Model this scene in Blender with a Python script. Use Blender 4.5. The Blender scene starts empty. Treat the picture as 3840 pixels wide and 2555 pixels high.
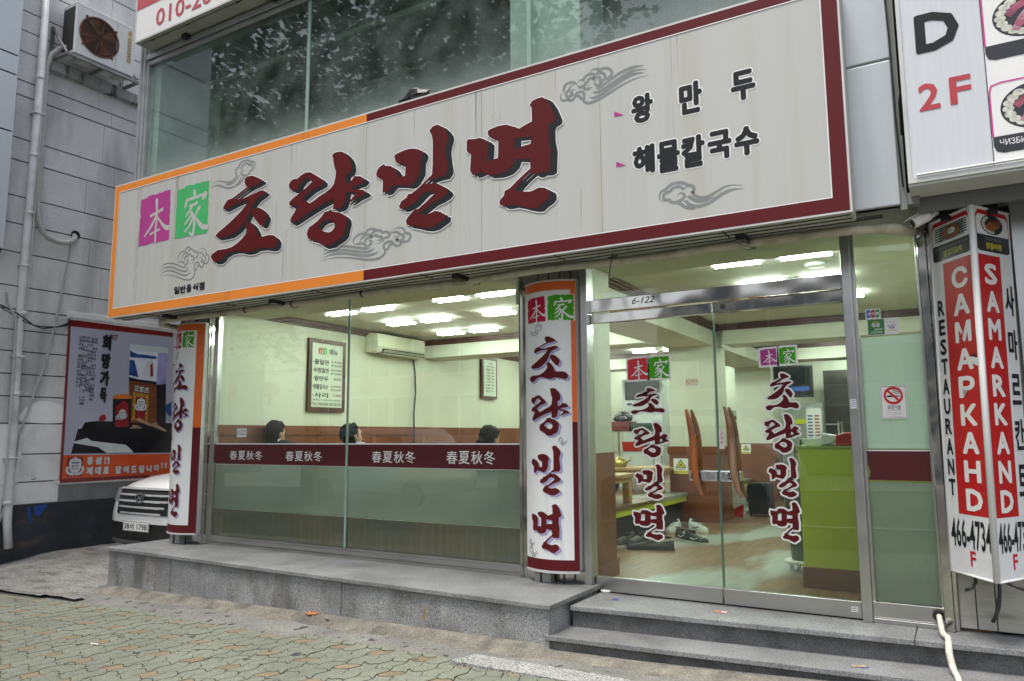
import bpy, bmesh, math, random
from mathutils import Vector, Matrix, noise
random.seed(7)
R=math.radians
sc=bpy.context.scene
COL=sc.collection
# ------------------------------------------------------------ camera, sky, sun, exposure
cam_d=bpy.data.cameras.new('camera'); cam=bpy.data.objects.new('camera',cam_d); COL.objects.link(cam)
cam_d.sensor_width=36; cam_d.lens=26.272; cam_d.clip_start=.05; cam_d.clip_end=400
yaw,pit,rol=-0.53421092,0.12709527,-0.00585569
fw=Vector((math.sin(yaw)*math.cos(pit),math.cos(yaw)*math.cos(pit),math.sin(pit)))
rt=Vector((math.cos(yaw),-math.sin(yaw),0)); up=rt.cross(fw)
r2=math.cos(rol)*rt+math.sin(rol)*up; u2=-math.sin(rol)*rt+math.cos(rol)*up
M4=Matrix((r2,u2,-fw)).transposed().to_4x4(); M4.translation=Vector((0,-5.4,1.55))
cam.matrix_world=M4; sc.camera=cam
w=bpy.data.worlds.new('World'); sc.world=w; w.use_nodes=True
nt=w.node_tree; bg=nt.nodes['Background']; sky=nt.nodes.new('ShaderNodeTexSky')
sky.sky_type='NISHITA'; sky.sun_disc=False; sky.sun_elevation=R(72); sky.sun_rotation=R(195); sky.air_density=1.0; sky.dust_density=4.0; sky.ozone_density=.6
hs0=nt.nodes.new('ShaderNodeHueSaturation'); hs0.inputs['Saturation'].default_value=.42; nt.links.new(sky.outputs[0],hs0.inputs['Color']); nt.links.new(hs0.outputs[0],bg.inputs[0]); bg.inputs[1].default_value=.15
sd=bpy.data.lights.new('sun','SUN'); sun=bpy.data.objects.new('sun',sd); COL.objects.link(sun)
sd.energy=1.5; sd.angle=R(22); sd.color=(1,.95,.88)
el,az=R(72),R(195)
sun.rotation_euler=Vector((-math.sin(az)*math.cos(el),-math.cos(az)*math.cos(el),-math.sin(el))).to_track_quat('-Z','Y').to_euler()
sc.view_settings.view_transform='Standard'; sc.view_settings.look='None'; sc.view_settings.gamma=1; sc.view_settings.exposure=.80
sc.render.engine='CYCLES'; sc.cycles.use_denoising=True; sc.cycles.max_bounces=10; sc.cycles.transparent_max_bounces=24
sc.cycles.sample_clamp_indirect=6; sc.cycles.caustics_reflective=False; sc.cycles.caustics_refractive=False
# ------------------------------------------------------------ materials
def srgb(h):
    h=h.lstrip('#'); v=[int(h[i:i+2],16)/255 for i in (0,2,4)]
    return tuple(c/12.92 if c<=.04045 else ((c+.055)/1.055)**2.4 for c in v)
MATS={}
def mat(name,col,rough=.5,metal=0,var=.1,sc_=6,bump=0,bsc=60,stretch=(1,1,1),col2=None,s2=2,lo=.5,hi=.7,st2=(1,1,1),coat=0,emit=0,speck=0,spsc=300,spec=.5,bdet=5):
    if name in MATS: return MATS[name]
    if isinstance(col,str): col=srgb(col)
    m=bpy.data.materials.new(name); m.use_nodes=True; t=m.node_tree; N=t.nodes; L=t.links
    p=N['Principled BSDF']; p.inputs['Roughness'].default_value=rough; p.inputs['Metallic'].default_value=metal
    p.inputs['Specular IOR Level'].default_value=spec
    if coat: p.inputs['Coat Weight'].default_value=coat; p.inputs['Coat Roughness'].default_value=.05
    tc=N.new('ShaderNodeTexCoord')
    def nz(scale,stre,det=4):
        mp=N.new('ShaderNodeMapping'); mp.inputs['Scale'].default_value=stre; L.new(tc.outputs['Object'],mp.inputs[0])
        n=N.new('ShaderNodeTexNoise'); n.inputs['Scale'].default_value=scale; n.inputs['Detail'].default_value=det; L.new(mp.outputs[0],n.inputs['Vector']); return n
    n=nz(sc_,stretch); mr=N.new('ShaderNodeMapRange'); mr.inputs[1].default_value=.3; mr.inputs[2].default_value=.7; L.new(n.outputs[0],mr.inputs[0])
    mx=N.new('ShaderNodeMix'); mx.data_type='RGBA'; L.new(mr.outputs[0],mx.inputs[0])
    mx.inputs[6].default_value=(*[c*(1-var) for c in col],1); mx.inputs[7].default_value=(*[min(1,c*(1+var)) for c in col],1)
    out=mx.outputs[2]
    if col2:
        if isinstance(col2,str): col2=srgb(col2)
        n2=nz(s2,st2,6); rp=N.new('ShaderNodeMapRange'); rp.inputs[1].default_value=lo; rp.inputs[2].default_value=hi; L.new(n2.outputs[0],rp.inputs[0])
        m2=N.new('ShaderNodeMix'); m2.data_type='RGBA'; L.new(rp.outputs[0],m2.inputs[0]); L.new(out,m2.inputs[6]); m2.inputs[7].default_value=(*col2,1); out=m2.outputs[2]
    if speck:
        n3=nz(spsc,(1,1,1),2); r3=N.new('ShaderNodeMapRange'); r3.inputs[1].default_value=.35; r3.inputs[2].default_value=.65; r3.inputs[3].default_value=1-speck; r3.inputs[4].default_value=1+speck; L.new(n3.outputs[0],r3.inputs[0])
        m3=N.new('ShaderNodeMix'); m3.data_type='RGBA'; m3.blend_type='MULTIPLY'; m3.inputs[0].default_value=1; L.new(out,m3.inputs[6]); L.new(r3.outputs[0],m3.inputs[7]); out=m3.outputs[2]
    L.new(out,p.inputs['Base Color'])
    if bump:
        nb=nz(bsc,(1,1,1),bdet); b=N.new('ShaderNodeBump'); b.inputs['Strength'].default_value=bump; b.inputs['Distance'].default_value=.01; L.new(nb.outputs[0],b.inputs['Height']); L.new(b.outputs[0],p.inputs['Normal'])
    if emit: p.inputs['Emission Color'].default_value=(*col,1); p.inputs['Emission Strength'].default_value=emit
    MATS[name]=m; return m
def fr_ior(t,fr,n):   # same reflectance from both sides of a pane that does not bend the ray
    g=t.nodes.new('ShaderNodeNewGeometry'); m=t.nodes.new('ShaderNodeMapRange'); m.inputs[3].default_value=n; m.inputs[4].default_value=1/n
    t.links.new(g.outputs['Backfacing'],m.inputs[0]); t.links.new(m.outputs[0],fr.inputs[0])
def glass(name,tint=(.9,.96,.93),dirt=.04,refl=1.0,dirtcol=(.5,.55,.53),dsc=3,low=None,rough=0):
    m=bpy.data.materials.new(name); m.use_nodes=True; t=m.node_tree; N=t.nodes; L=t.links; N.remove(N['Principled BSDF'])
    o=N['Material Output']; tr=N.new('ShaderNodeBsdfTransparent'); tr.inputs[0].default_value=(*tint,1)
    gl=N.new('ShaderNodeBsdfGlossy'); gl.inputs['Roughness'].default_value=rough; gl.inputs[0].default_value=(refl,refl,refl,1)
    fr=N.new('ShaderNodeFresnel'); fr_ior(t,fr,1.5)
    mx=N.new('ShaderNodeMixShader'); L.new(fr.outputs[0],mx.inputs[0]); L.new(tr.outputs[0],mx.inputs[1]); L.new(gl.outputs[0],mx.inputs[2])
    df=N.new('ShaderNodeBsdfDiffuse'); df.inputs[0].default_value=(*dirtcol,1)
    tc=N.new('ShaderNodeTexCoord'); n=N.new('ShaderNodeTexNoise'); n.inputs['Scale'].default_value=dsc; n.inputs['Detail'].default_value=8; L.new(tc.outputs['Object'],n.inputs['Vector'])
    mr=N.new('ShaderNodeMapRange'); mr.inputs[1].default_value=.35; mr.inputs[2].default_value=.75; mr.inputs[3].default_value=dirt*.4; mr.inputs[4].default_value=dirt*1.8; L.new(n.outputs[0],mr.inputs[0])
    dout=mr.outputs[0]
    if low:   # dust that settled along the bottom of the pane
        sx=N.new('ShaderNodeSeparateXYZ'); L.new(tc.outputs['Object'],sx.inputs[0]); lr=N.new('ShaderNodeMapRange'); lr.interpolation_type='SMOOTHSTEP'; lr.inputs[1].default_value=low[0]; lr.inputs[2].default_value=low[1]; lr.inputs[3].default_value=low[2]; lr.inputs[4].default_value=0; L.new(sx.outputs[2],lr.inputs[0])
        ad=N.new('ShaderNodeMath'); L.new(dout,ad.inputs[0]); L.new(lr.outputs[0],ad.inputs[1]); dout=ad.outputs[0]
    m2=N.new('ShaderNodeMixShader'); L.new(dout,m2.inputs[0]); L.new(mx.outputs[0],m2.inputs[1]); L.new(df.outputs[0],m2.inputs[2]); L.new(m2.outputs[0],o.inputs[0])
    MATS[name]=m; return m
def frosted(name,col=(.55,.62,.58),fac=.45,rough=.45):
    m=bpy.data.materials.new(name); m.use_nodes=True; t=m.node_tree; N=t.nodes; L=t.links; N.remove(N['Principled BSDF']); o=N['Material Output']
    rf=N.new('ShaderNodeBsdfRefraction'); rf.inputs['Roughness'].default_value=rough; rf.inputs['IOR'].default_value=1.12; rf.inputs[0].default_value=(.86,.94,.88,1)
    df=N.new('ShaderNodeBsdfDiffuse'); df.inputs[0].default_value=(*col,1); tl=N.new('ShaderNodeBsdfTranslucent'); tl.inputs[0].default_value=(*col,1)
    a=N.new('ShaderNodeMixShader'); a.inputs[0].default_value=.5; L.new(df.outputs[0],a.inputs[1]); L.new(tl.outputs[0],a.inputs[2])
    b=N.new('ShaderNodeMixShader'); b.inputs[0].default_value=fac; L.new(rf.outputs[0],b.inputs[1]); L.new(a.outputs[0],b.inputs[2])
    gl=N.new('ShaderNodeBsdfGlossy'); gl.inputs['Roughness'].default_value=.12; fr=N.new('ShaderNodeFresnel'); fr_ior(t,fr,1.4)
    c=N.new('ShaderNodeMixShader'); L.new(fr.outputs[0],c.inputs[0]); L.new(b.outputs[0],c.inputs[1]); L.new(gl.outputs[0],c.inputs[2]); L.new(c.outputs[0],o.inputs[0])
    MATS[name]=m; return m
def emis(name,col,s):
    m=bpy.data.materials.new(name); m.use_nodes=True; t=m.node_tree; N=t.nodes; N.remove(N['Principled BSDF']); e=N.new('ShaderNodeEmission'); e.inputs[0].default_value=(*col,1); e.inputs[1].default_value=s
    t.links.new(e.outputs[0],N['Material Output'].inputs[0]); MATS[name]=m; return m
# ------------------------------------------------------------ mesh helpers
class MB:
    def __init__(s): s.v=[]; s.f=[]; s.m=[]
    def add(s,vs,fs,mi=0):
        o=len(s.v); s.v+= [tuple(p) for p in vs]; s.f+=[tuple(i+o for i in f) for f in fs]; s.m+=[mi]*len(fs); return s
    def poly(s,pts,mi=0): return s.add(pts,[tuple(range(len(pts)))],mi)
    def box(s,x0,x1,y0,y1,z0,z1,mi=0):
        return s.add([(x,y,z) for x in (x0,x1) for y in (y0,y1) for z in (z0,z1)],[(0,1,3,2),(4,6,7,5),(0,4,5,1),(2,3,7,6),(0,2,6,4),(1,5,7,3)],mi)
    def prism(s,pts,ax,a,b,mi=0):   # outline extruded along axis ax from a to b
        n=len(pts)
        def P(p,h): return (h,p[0],p[1]) if ax=='x' else (p[0],h,p[1]) if ax=='y' else (p[0],p[1],h)
        return s.add([P(p,a) for p in pts]+[P(p,b) for p in pts],[tuple(range(n)),tuple(range(2*n-1,n-1,-1))]+[(i,(i+1)%n,n+(i+1)%n,n+i) for i in range(n)],mi)
    def tube(s,pts,r,n=8,mi=0,cap=True):
        pts=[Vector(p) for p in pts]; k=len(pts); rs=r if isinstance(r,(list,tuple)) else [r]*k
        vs=[]; pr=None
        for i,p in enumerate(pts):
            t=(pts[min(i+1,k-1)]-pts[max(i-1,0)]).normalized()
            if pr is None: pr=t.orthogonal().normalized()
            pr=(pr-t*pr.dot(t)).normalized(); q=t.cross(pr)
            for j in range(n):
                a=2*math.pi*j/n; vs.append(p+(pr*math.cos(a)+q*math.sin(a))*rs[i])
        fs=[(i*n+j,i*n+(j+1)%n,(i+1)*n+(j+1)%n,(i+1)*n+j) for i in range(k-1) for j in range(n)]
        if cap: fs+=[tuple(range(n-1,-1,-1)),tuple((k-1)*n+j for j in range(n))]
        return s.add(vs,fs,mi)
    def lathe(s,prof,c,ax='z',n=16,mi=0):
        vs=[];k=len(prof)
        for r,h in prof:
            for j in range(n):
                a=2*math.pi*j/n; u,v=r*math.cos(a),r*math.sin(a)
                vs.append((c[0]+u,c[1]+v,c[2]+h) if ax=='z' else (c[0]+u,c[1]+h,c[2]+v) if ax=='y' else (c[0]+h,c[1]+u,c[2]+v))
        fs=[(i*n+j,i*n+(j+1)%n,(i+1)*n+(j+1)%n,(i+1)*n+j) for i in range(k-1) for j in range(n)]
        return s.add(vs,fs,mi)
    def ell(s,c,r,n=14,m=9,mi=0,rot=None):
        vs=[];fs=[]
        for i in range(m+1):
            th=math.pi*i/m
            for j in range(n):
                a=2*math.pi*j/n; p=Vector((r[0]*math.sin(th)*math.cos(a),r[1]*math.sin(th)*math.sin(a),r[2]*math.cos(th)))
                if rot: p=rot@p
                vs.append(Vector(c)+p)
        fs=[(i*n+j,i*n+(j+1)%n,(i+1)*n+(j+1)%n,(i+1)*n+j) for i in range(m) for j in range(n)]
        return s.add(vs,fs,mi)
    def obj(s,name,mats,parent=None,smooth=False,bevel=0):
        me=bpy.data.meshes.new(name); me.from_pydata([tuple(v) for v in s.v],[],s.f)
        if not isinstance(mats,(list,tuple)): mats=[mats]
        for m in mats: me.materials.append(m)
        for p,i in zip(me.polygons,s.m): p.material_index=i
        bm=bmesh.new(); bm.from_mesh(me); bmesh.ops.remove_doubles(bm,verts=bm.verts,dist=1e-6); bmesh.ops.recalc_face_normals(bm,faces=bm.faces); bm.to_mesh(me); bm.free()
        if smooth:
            for p in me.polygons: p.use_smooth=True
        o=bpy.data.objects.new(name,me); COL.objects.link(o)
        if bevel:
            b=o.modifiers.new('bevel','BEVEL'); b.width=bevel; b.segments=2; b.limit_method='ANGLE'; b.angle_limit=R(40)
        par(o,parent); return o
def par(o,parent):
    if parent is not None:
        o.parent=parent
        if parent.type=='EMPTY': o.matrix_parent_inverse=Matrix.Translation(-parent.location)
def tag(o,label=None,cat=None,group=None,kind=None):
    if label: o['label']=label
    if cat: o['category']=cat
    if group: o['group']=group
    if kind: o['kind']=kind
    return o
def thing(name,loc,label,cat,group=None):
    o=bpy.data.objects.new(name,None); COL.objects.link(o); o.location=loc; o.empty_display_size=.1; return tag(o,label,cat,group)
def copy_tree(o,parent=None):
    c=o.copy(); COL.objects.link(c)
    if parent is not None: c.parent=parent; c.matrix_parent_inverse=o.matrix_parent_inverse.copy()
    for ch in [x for x in COL.objects if x.parent==o]: copy_tree(ch,c)
    return c
def box(name,x0,x1,y0,y1,z0,z1,m,parent=None,bevel=0): return MB().box(x0,x1,y0,y1,z0,z1).obj(name,m,parent,bevel=bevel)
# flat artwork: 2-D outlines (u,v) carried onto a plane by a frame function
def fill2d(contours,offset=0):
    c=bpy.data.curves.new('outline','CURVE'); c.dimensions='2D'; c.fill_mode='BOTH'
    for ct in contours:
        sp=c.splines.new('POLY'); sp.points.add(len(ct)-1)
        for p,q in zip(sp.points,ct): p.co=(q[0],q[1],0,1)
        sp.use_cyclic_u=True
    o=bpy.data.objects.new('outline',c); me=bpy.data.meshes.new_from_object(o)
    r=([tuple(v.co[:2]) for v in me.vertices],[tuple(p.vertices) for p in me.polygons])
    bpy.data.objects.remove(o); bpy.data.curves.remove(c); bpy.data.meshes.remove(me); return r
def text2d(s,bbox,bold=.02,keep=False,shear=0,align='c',res=2):
    c=bpy.data.curves.new('text','FONT'); c.body=s; c.offset=bold; c.resolution_u=res; c.shear=shear; c.fill_mode='FRONT'
    o=bpy.data.objects.new('text',c); me=bpy.data.meshes.new_from_object(o)
    v=[tuple(q.co[:2]) for q in me.vertices]; f=[tuple(p.vertices) for p in me.polygons]
    bpy.data.objects.remove(o); bpy.data.curves.remove(c); bpy.data.meshes.remove(me)
    x0,x1=min(q[0] for q in v),max(q[0] for q in v); y0,y1=min(q[1] for q in v),max(q[1] for q in v)
    a0,a1,b0,b1=bbox; sx=(a1-a0)/max(x1-x0,1e-6); sy=(b1-b0)/max(y1-y0,1e-6)
    if keep:
        k=min(sx,sy); ox=(a0+a1)/2-k*(x0+x1)/2; oy=(b0+b1)/2-k*(y0+y1)/2
        return [(q[0]*k+ox,q[1]*k+oy) for q in v],f
    return [((q[0]-x0)*sx+a0,(q[1]-y0)*sy+b0) for q in v],f
def smooth2d(pts,n=4,closed=False):
    P=[Vector((*p[:2],0)) for p in pts]; k=len(P); o=[]
    for i in range(k if closed else k-1):
        p0=P[(i-1)%k] if closed or i>0 else P[0]; p1=P[i]; p2=P[(i+1)%k]; p3=P[(i+2)%k] if closed or i+2<k else P[-1]
        for j in range(n):
            t=j/n; o.append(tuple((.5*((2*p1)+(p2-p0)*t+(2*p0-5*p1+4*p2-p3)*t*t+(3*p1-p0-3*p2+p3)*t**3))[:2]))
    if not closed: o.append(tuple(P[-1][:2]))
    return o
def ribbon(pts,w,closed=False,taper=0):
    k=len(pts); vs=[]; P=[Vector(p) for p in pts]
    for i in range(k):
        a=P[i-1] if i>0 or closed else P[i]; b=P[(i+1)%k] if i<k-1 or closed else P[i]
        d1=(P[i]-a); d2=(b-P[i])
        if d1.length<1e-9: d1=d2
        if d2.length<1e-9: d2=d1
        t=(d1.normalized()+d2.normalized())
        if t.length<1e-3: t=d2
        t.normalize(); n=Vector((-t.y,t.x)); cs=max(.55,abs(n.dot(Vector((-d2.y,d2.x)).normalized())))
        ww=(w[i] if isinstance(w,list) else w)
        if taper: ww*=max(.12,min(1,min(i,k-1-i)/(taper*k))) 
        vs+=[tuple(P[i]+n*ww/2/cs),tuple(P[i]-n*ww/2/cs)]
    fs=[(2*i,2*i+1,2*((i+1)%k)+1,2*((i+1)%k)) for i in range(k if closed else k-1)]
    return vs,fs
def fitc(contours,bbox):
    xs=[p[0] for c in contours for p in c]; zs=[p[1] for c in contours for p in c]; x0,x1,y0,y1=min(xs),max(xs),min(zs),max(zs); a0,a1,b0,b1=bbox
    return [[((p[0]-x0)/(x1-x0)*(a1-a0)+a0,(p[1]-y0)/(y1-y0)*(b1-b0)+b0)+tuple(p[2:]) for p in c] for c in contours]
def put(mb,geo,frame,d,mi=0):
    v,f=geo; return mb.add([frame(p[0],p[1],d) for p in v],f,mi)
def fat_text(mb,s,bbox,fr,d,r,mi=0,n=10,bold=.0):
    g=text2d(s,bbox,bold)
    for k in range(n): a=2*math.pi*k/n; put(mb,([(p[0]+r*math.cos(a),p[1]+r*math.sin(a)) for p in g[0]],g[1]),fr,d+k*4e-5,mi)
def fat_uv(mb,s,bbox,fr,d,ru,rv,mi=0,n=8):
    g=text2d(s,(bbox[0]+ru,bbox[1]-ru,bbox[2]+rv,bbox[3]-rv),0)
    for k in range(n): a=2*math.pi*(k+.5)/n; put(mb,([(p[0]+ru*math.cos(a),p[1]+rv*math.sin(a)) for p in g[0]],g[1]),fr,d+k*4e-5,mi)
def onY(y): return lambda u,v,d:(u,y-d,v)
def onX(x): return lambda u,v,d:(x+d,u,v)
def rect(a,b,c,d): return ([(a,c),(b,c),(b,d),(a,d)],[(0,1,2,3)])
def frame_rect(a,b,c,d,w):
    return ([(a,c),(b,c),(b,d),(a,d),(a+w,c+w),(b-w,c+w),(b-w,d-w),(a+w,d-w)],[(0,1,5,4),(1,2,6,5),(2,3,7,6),(3,0,4,7)])
def disc(cx,cz,r,n=20,ry=None): ry=ry or r; return ([(cx+r*math.cos(2*math.pi*i/n),cz+ry*math.sin(2*math.pi*i/n)) for i in range(n)],[tuple(range(n))])
def ring(cx,cz,r,w,n=24,ry=None):
    ry=ry or r; return ribbon([(cx+r*math.cos(2*math.pi*i/n),cz+ry*math.sin(2*math.pi*i/n)) for i in range(n)],w,True)
def mm(c): return [[(p[0]/1000,p[1]/1000) for p in q] for q in c]
def ragged(pts,step,amp,rnd):
    o=[]
    for i in range(len(pts)):
        a=Vector(pts[i]); b=Vector(pts[(i+1)%len(pts)]); k=max(1,int((b-a).length/step)); n=Vector((-(b-a).y,(b-a).x)).normalized()
        for j in range(k): o.append(tuple(a+(b-a)*(j/k)+n*(rnd.uniform(-amp,amp) if j else 0)))
    return o
TUBE=50
GLYPH={'cho': [[(-5689,3993),(-5660,4016),(-5583,4011),(-5514,3981),(-5445,3945),(-5445,3929),(-5510,3911),(-5596,3899),(-5674,3878),(-5743,3853),(-5822,3823),(-5767,3808),(-5705,3806),(-5583,3826),(-5472,3843),(-5430,3841),(-5391,3822),(-5396,3811),(-5435,3791),(-5503,3769),(-5552,3731),(-5585,3694),(-5604,3642),(-5644,3581),(-5690,3548),(-5767,3501),(-5854,3471),(-5926,3469),(-6041,3470),(-6080,3500),(-6031,3531),(-5924,3577),(-5819,3630),(-5716,3691),(-5665,3732),(-5620,3780),(-5704,3784),(-5810,3768),(-5907,3747),(-5957,3742),(-5981,3749),(-5980,3771),(-5948,3810),(-5922,3831),(-5850,3837),(-5815,3850),(-5736,3880),(-5645,3910),(-5677,3938),(-5688,3962)],[(-5577,3662),(-5558,3683),(-5490,3686),(-5437,3664),(-5393,3623),(-5361,3579),(-5372,3545),(-5399,3501),(-5420,3495),(-5455,3512),(-5518,3573),(-5568,3630)],[(-5634,3564),(-5568,3552),(-5523,3508),(-5490,3460),(-5470,3403),(-5415,3395),(-5323,3397),(-5264,3386),(-5234,3364),(-5212,3331),(-5218,3291),(-5250,3263),(-5308,3267),(-5384,3287),(-5477,3293),(-5553,3273),(-5622,3274),(-5675,3287),(-5728,3303),(-5782,3310),(-5862,3305),(-5923,3286),(-5967,3251),(-6011,3235),(-6085,3241),(-6137,3298),(-6114,3320),(-6037,3350),(-5946,3347),(-5927,3344),(-5829,3353),(-5751,3382),(-5691,3414),(-5641,3458),(-5634,3488),(-5649,3530)]],'ryang': [[(-4561,4003),(-4532,4022),(-4475,4021),(-4435,4011),(-4403,3986),(-4354,3933),(-4337,3893),(-4330,3837),(-4343,3809),(-4389,3790),(-4394,3746),(-4377,3697),(-4340,3724),(-4306,3748),(-4295,3767),(-4264,3758),(-4225,3751),(-4179,3718),(-4186,3698),(-4216,3683),(-4269,3678),(-4319,3671),(-4327,3661),(-4307,3650),(-4230,3634),(-4192,3625),(-4161,3601),(-4168,3585),(-4213,3575),(-4259,3568),(-4304,3548),(-4354,3536),(-4366,3541),(-4328,3564),(-4275,3603),(-4260,3610),(-4306,3621),(-4381,3643),(-4395,3576),(-4409,3536),(-4436,3510),(-4475,3507),(-4511,3507),(-4535,3517),(-4528,3556),(-4533,3612),(-4590,3594),(-4687,3570),(-4785,3539),(-4892,3504),(-4959,3480),(-5027,3462),(-5052,3478),(-5053,3510),(-5030,3532),(-4997,3571),(-4964,3610),(-4999,3625),(-5047,3623),(-5076,3644),(-5075,3666),(-5037,3692),(-4961,3723),(-4877,3759),(-4819,3789),(-4795,3807),(-4808,3822),(-4864,3854),(-4906,3843),(-4951,3804),(-4963,3774),(-4997,3761),(-5049,3770),(-5083,3802),(-5087,3835),(-5066,3863),(-5027,3875),(-4984,3870),(-4934,3893),(-4875,3907),(-4815,3899),(-4764,3864),(-4696,3823),(-4658,3788),(-4661,3764),(-4710,3748),(-4792,3731),(-4849,3704),(-4912,3673),(-4872,3645),(-4833,3607),(-4771,3624),(-4706,3654),(-4625,3680),(-4562,3709),(-4527,3742),(-4513,3804),(-4510,3847),(-4527,3887),(-4543,3940),(-4546,3975)],[(-4635,3503),(-4587,3504),(-4547,3519),(-4555,3508),(-4538,3490),(-4466,3473),(-4410,3446),(-4374,3413),(-4367,3373),(-4383,3321),(-4397,3270),(-4427,3244),(-4482,3222),(-4536,3199),(-4624,3196),(-4666,3217),(-4724,3256),(-4774,3275),(-4825,3291),(-4841,3334),(-4836,3358),(-4816,3392),(-4763,3412),(-4706,3440),(-4663,3470)],[(-4711,3376),(-4673,3411),(-4633,3426),(-4576,3423),(-4535,3405),(-4508,3370),(-4513,3341),(-4540,3318),(-4580,3311),(-4621,3323),(-4671,3352)]],'mil': [[(-4050,3735),(-4042,3766),(-4014,3793),(-3966,3807),(-3953,3791),(-3893,3776),(-3853,3746),(-3824,3705),(-3828,3666),(-3741,3664),(-3737,3746),(-3743,3765),(-3818,3781),(-3846,3812),(-3859,3853),(-3847,3867),(-3784,3880),(-3706,3886),(-3644,3875),(-3598,3858),(-3567,3829),(-3560,3806),(-3571,3783),(-3585,3754),(-3588,3667),(-3611,3633),(-3640,3595),(-3678,3573),(-3717,3574),(-3764,3589),(-3866,3607),(-3889,3592),(-3917,3565),(-3977,3560),(-3977,3669),(-4016,3696),(-4045,3714)],[(-3498,3997),(-3464,4025),(-3420,4028),(-3390,4014),(-3346,3973),(-3316,3932),(-3309,3897),(-3327,3845),(-3337,3804),(-3326,3715),(-3314,3651),(-3318,3621),(-3350,3588),(-3409,3589),(-3468,3582),(-3505,3576),(-3534,3557),(-3489,3552),(-3423,3543),(-3372,3515),(-3321,3472),(-3313,3450),(-3342,3424),(-3400,3404),(-3458,3392),(-3532,3355),(-3588,3330),(-3576,3313),(-3517,3303),(-3472,3309),(-3439,3320),(-3377,3301),(-3363,3285),(-3337,3279),(-3341,3242),(-3384,3219),(-3442,3194),(-3501,3188),(-3568,3201),(-3636,3226),(-3681,3238),(-3716,3248),(-3728,3281),(-3713,3307),(-3668,3343),(-3637,3363),(-3600,3363),(-3533,3401),(-3474,3438),(-3441,3460),(-3467,3483),(-3504,3495),(-3541,3490),(-3586,3460),(-3638,3419),(-3684,3402),(-3745,3387),(-3788,3394),(-3801,3415),(-3777,3455),(-3723,3477),(-3708,3503),(-3670,3503),(-3609,3533),(-3549,3572),(-3505,3601),(-3468,3622),(-3463,3705),(-3463,3892),(-3471,3944)]],'myeon': [[(-3127,3843),(-3052,3831),(-3015,3832),(-2964,3805),(-2935,3774),(-2943,3676),(-2954,3631),(-2850,3636),(-2845,3783),(-2899,3798),(-2935,3831),(-2942,3868),(-2921,3879),(-2849,3889),(-2778,3885),(-2729,3862),(-2687,3843),(-2666,3826),(-2604,3846),(-2553,3859),(-2555,3966),(-2572,3991),(-2548,4017),(-2507,4026),(-2464,4026),(-2434,4001),(-2395,3937),(-2370,3876),(-2357,3842),(-2364,3819),(-2407,3802),(-2417,3776),(-2415,3691),(-2400,3615),(-2408,3460),(-2435,3447),(-2487,3454),(-2514,3444),(-2547,3453),(-2564,3471),(-2622,3436),(-2677,3391),(-2704,3359),(-2663,3340),(-2576,3325),(-2542,3331),(-2502,3343),(-2456,3333),(-2423,3313),(-2414,3293),(-2414,3263),(-2437,3238),(-2484,3215),(-2517,3191),(-2557,3195),(-2624,3215),(-2664,3233),(-2733,3254),(-2774,3252),(-2809,3256),(-2838,3275),(-2835,3305),(-2798,3333),(-2791,3369),(-2746,3382),(-2676,3434),(-2570,3500),(-2573,3580),(-2634,3583),(-2699,3599),(-2717,3556),(-2773,3517),(-2850,3507),(-2943,3518),(-2997,3563),(-3023,3549),(-3078,3544),(-3104,3587),(-3093,3710),(-3134,3748),(-3136,3819)],[(-2701,3762),(-2561,3744),(-2566,3689),(-2633,3685),(-2704,3675)]]}
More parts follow.
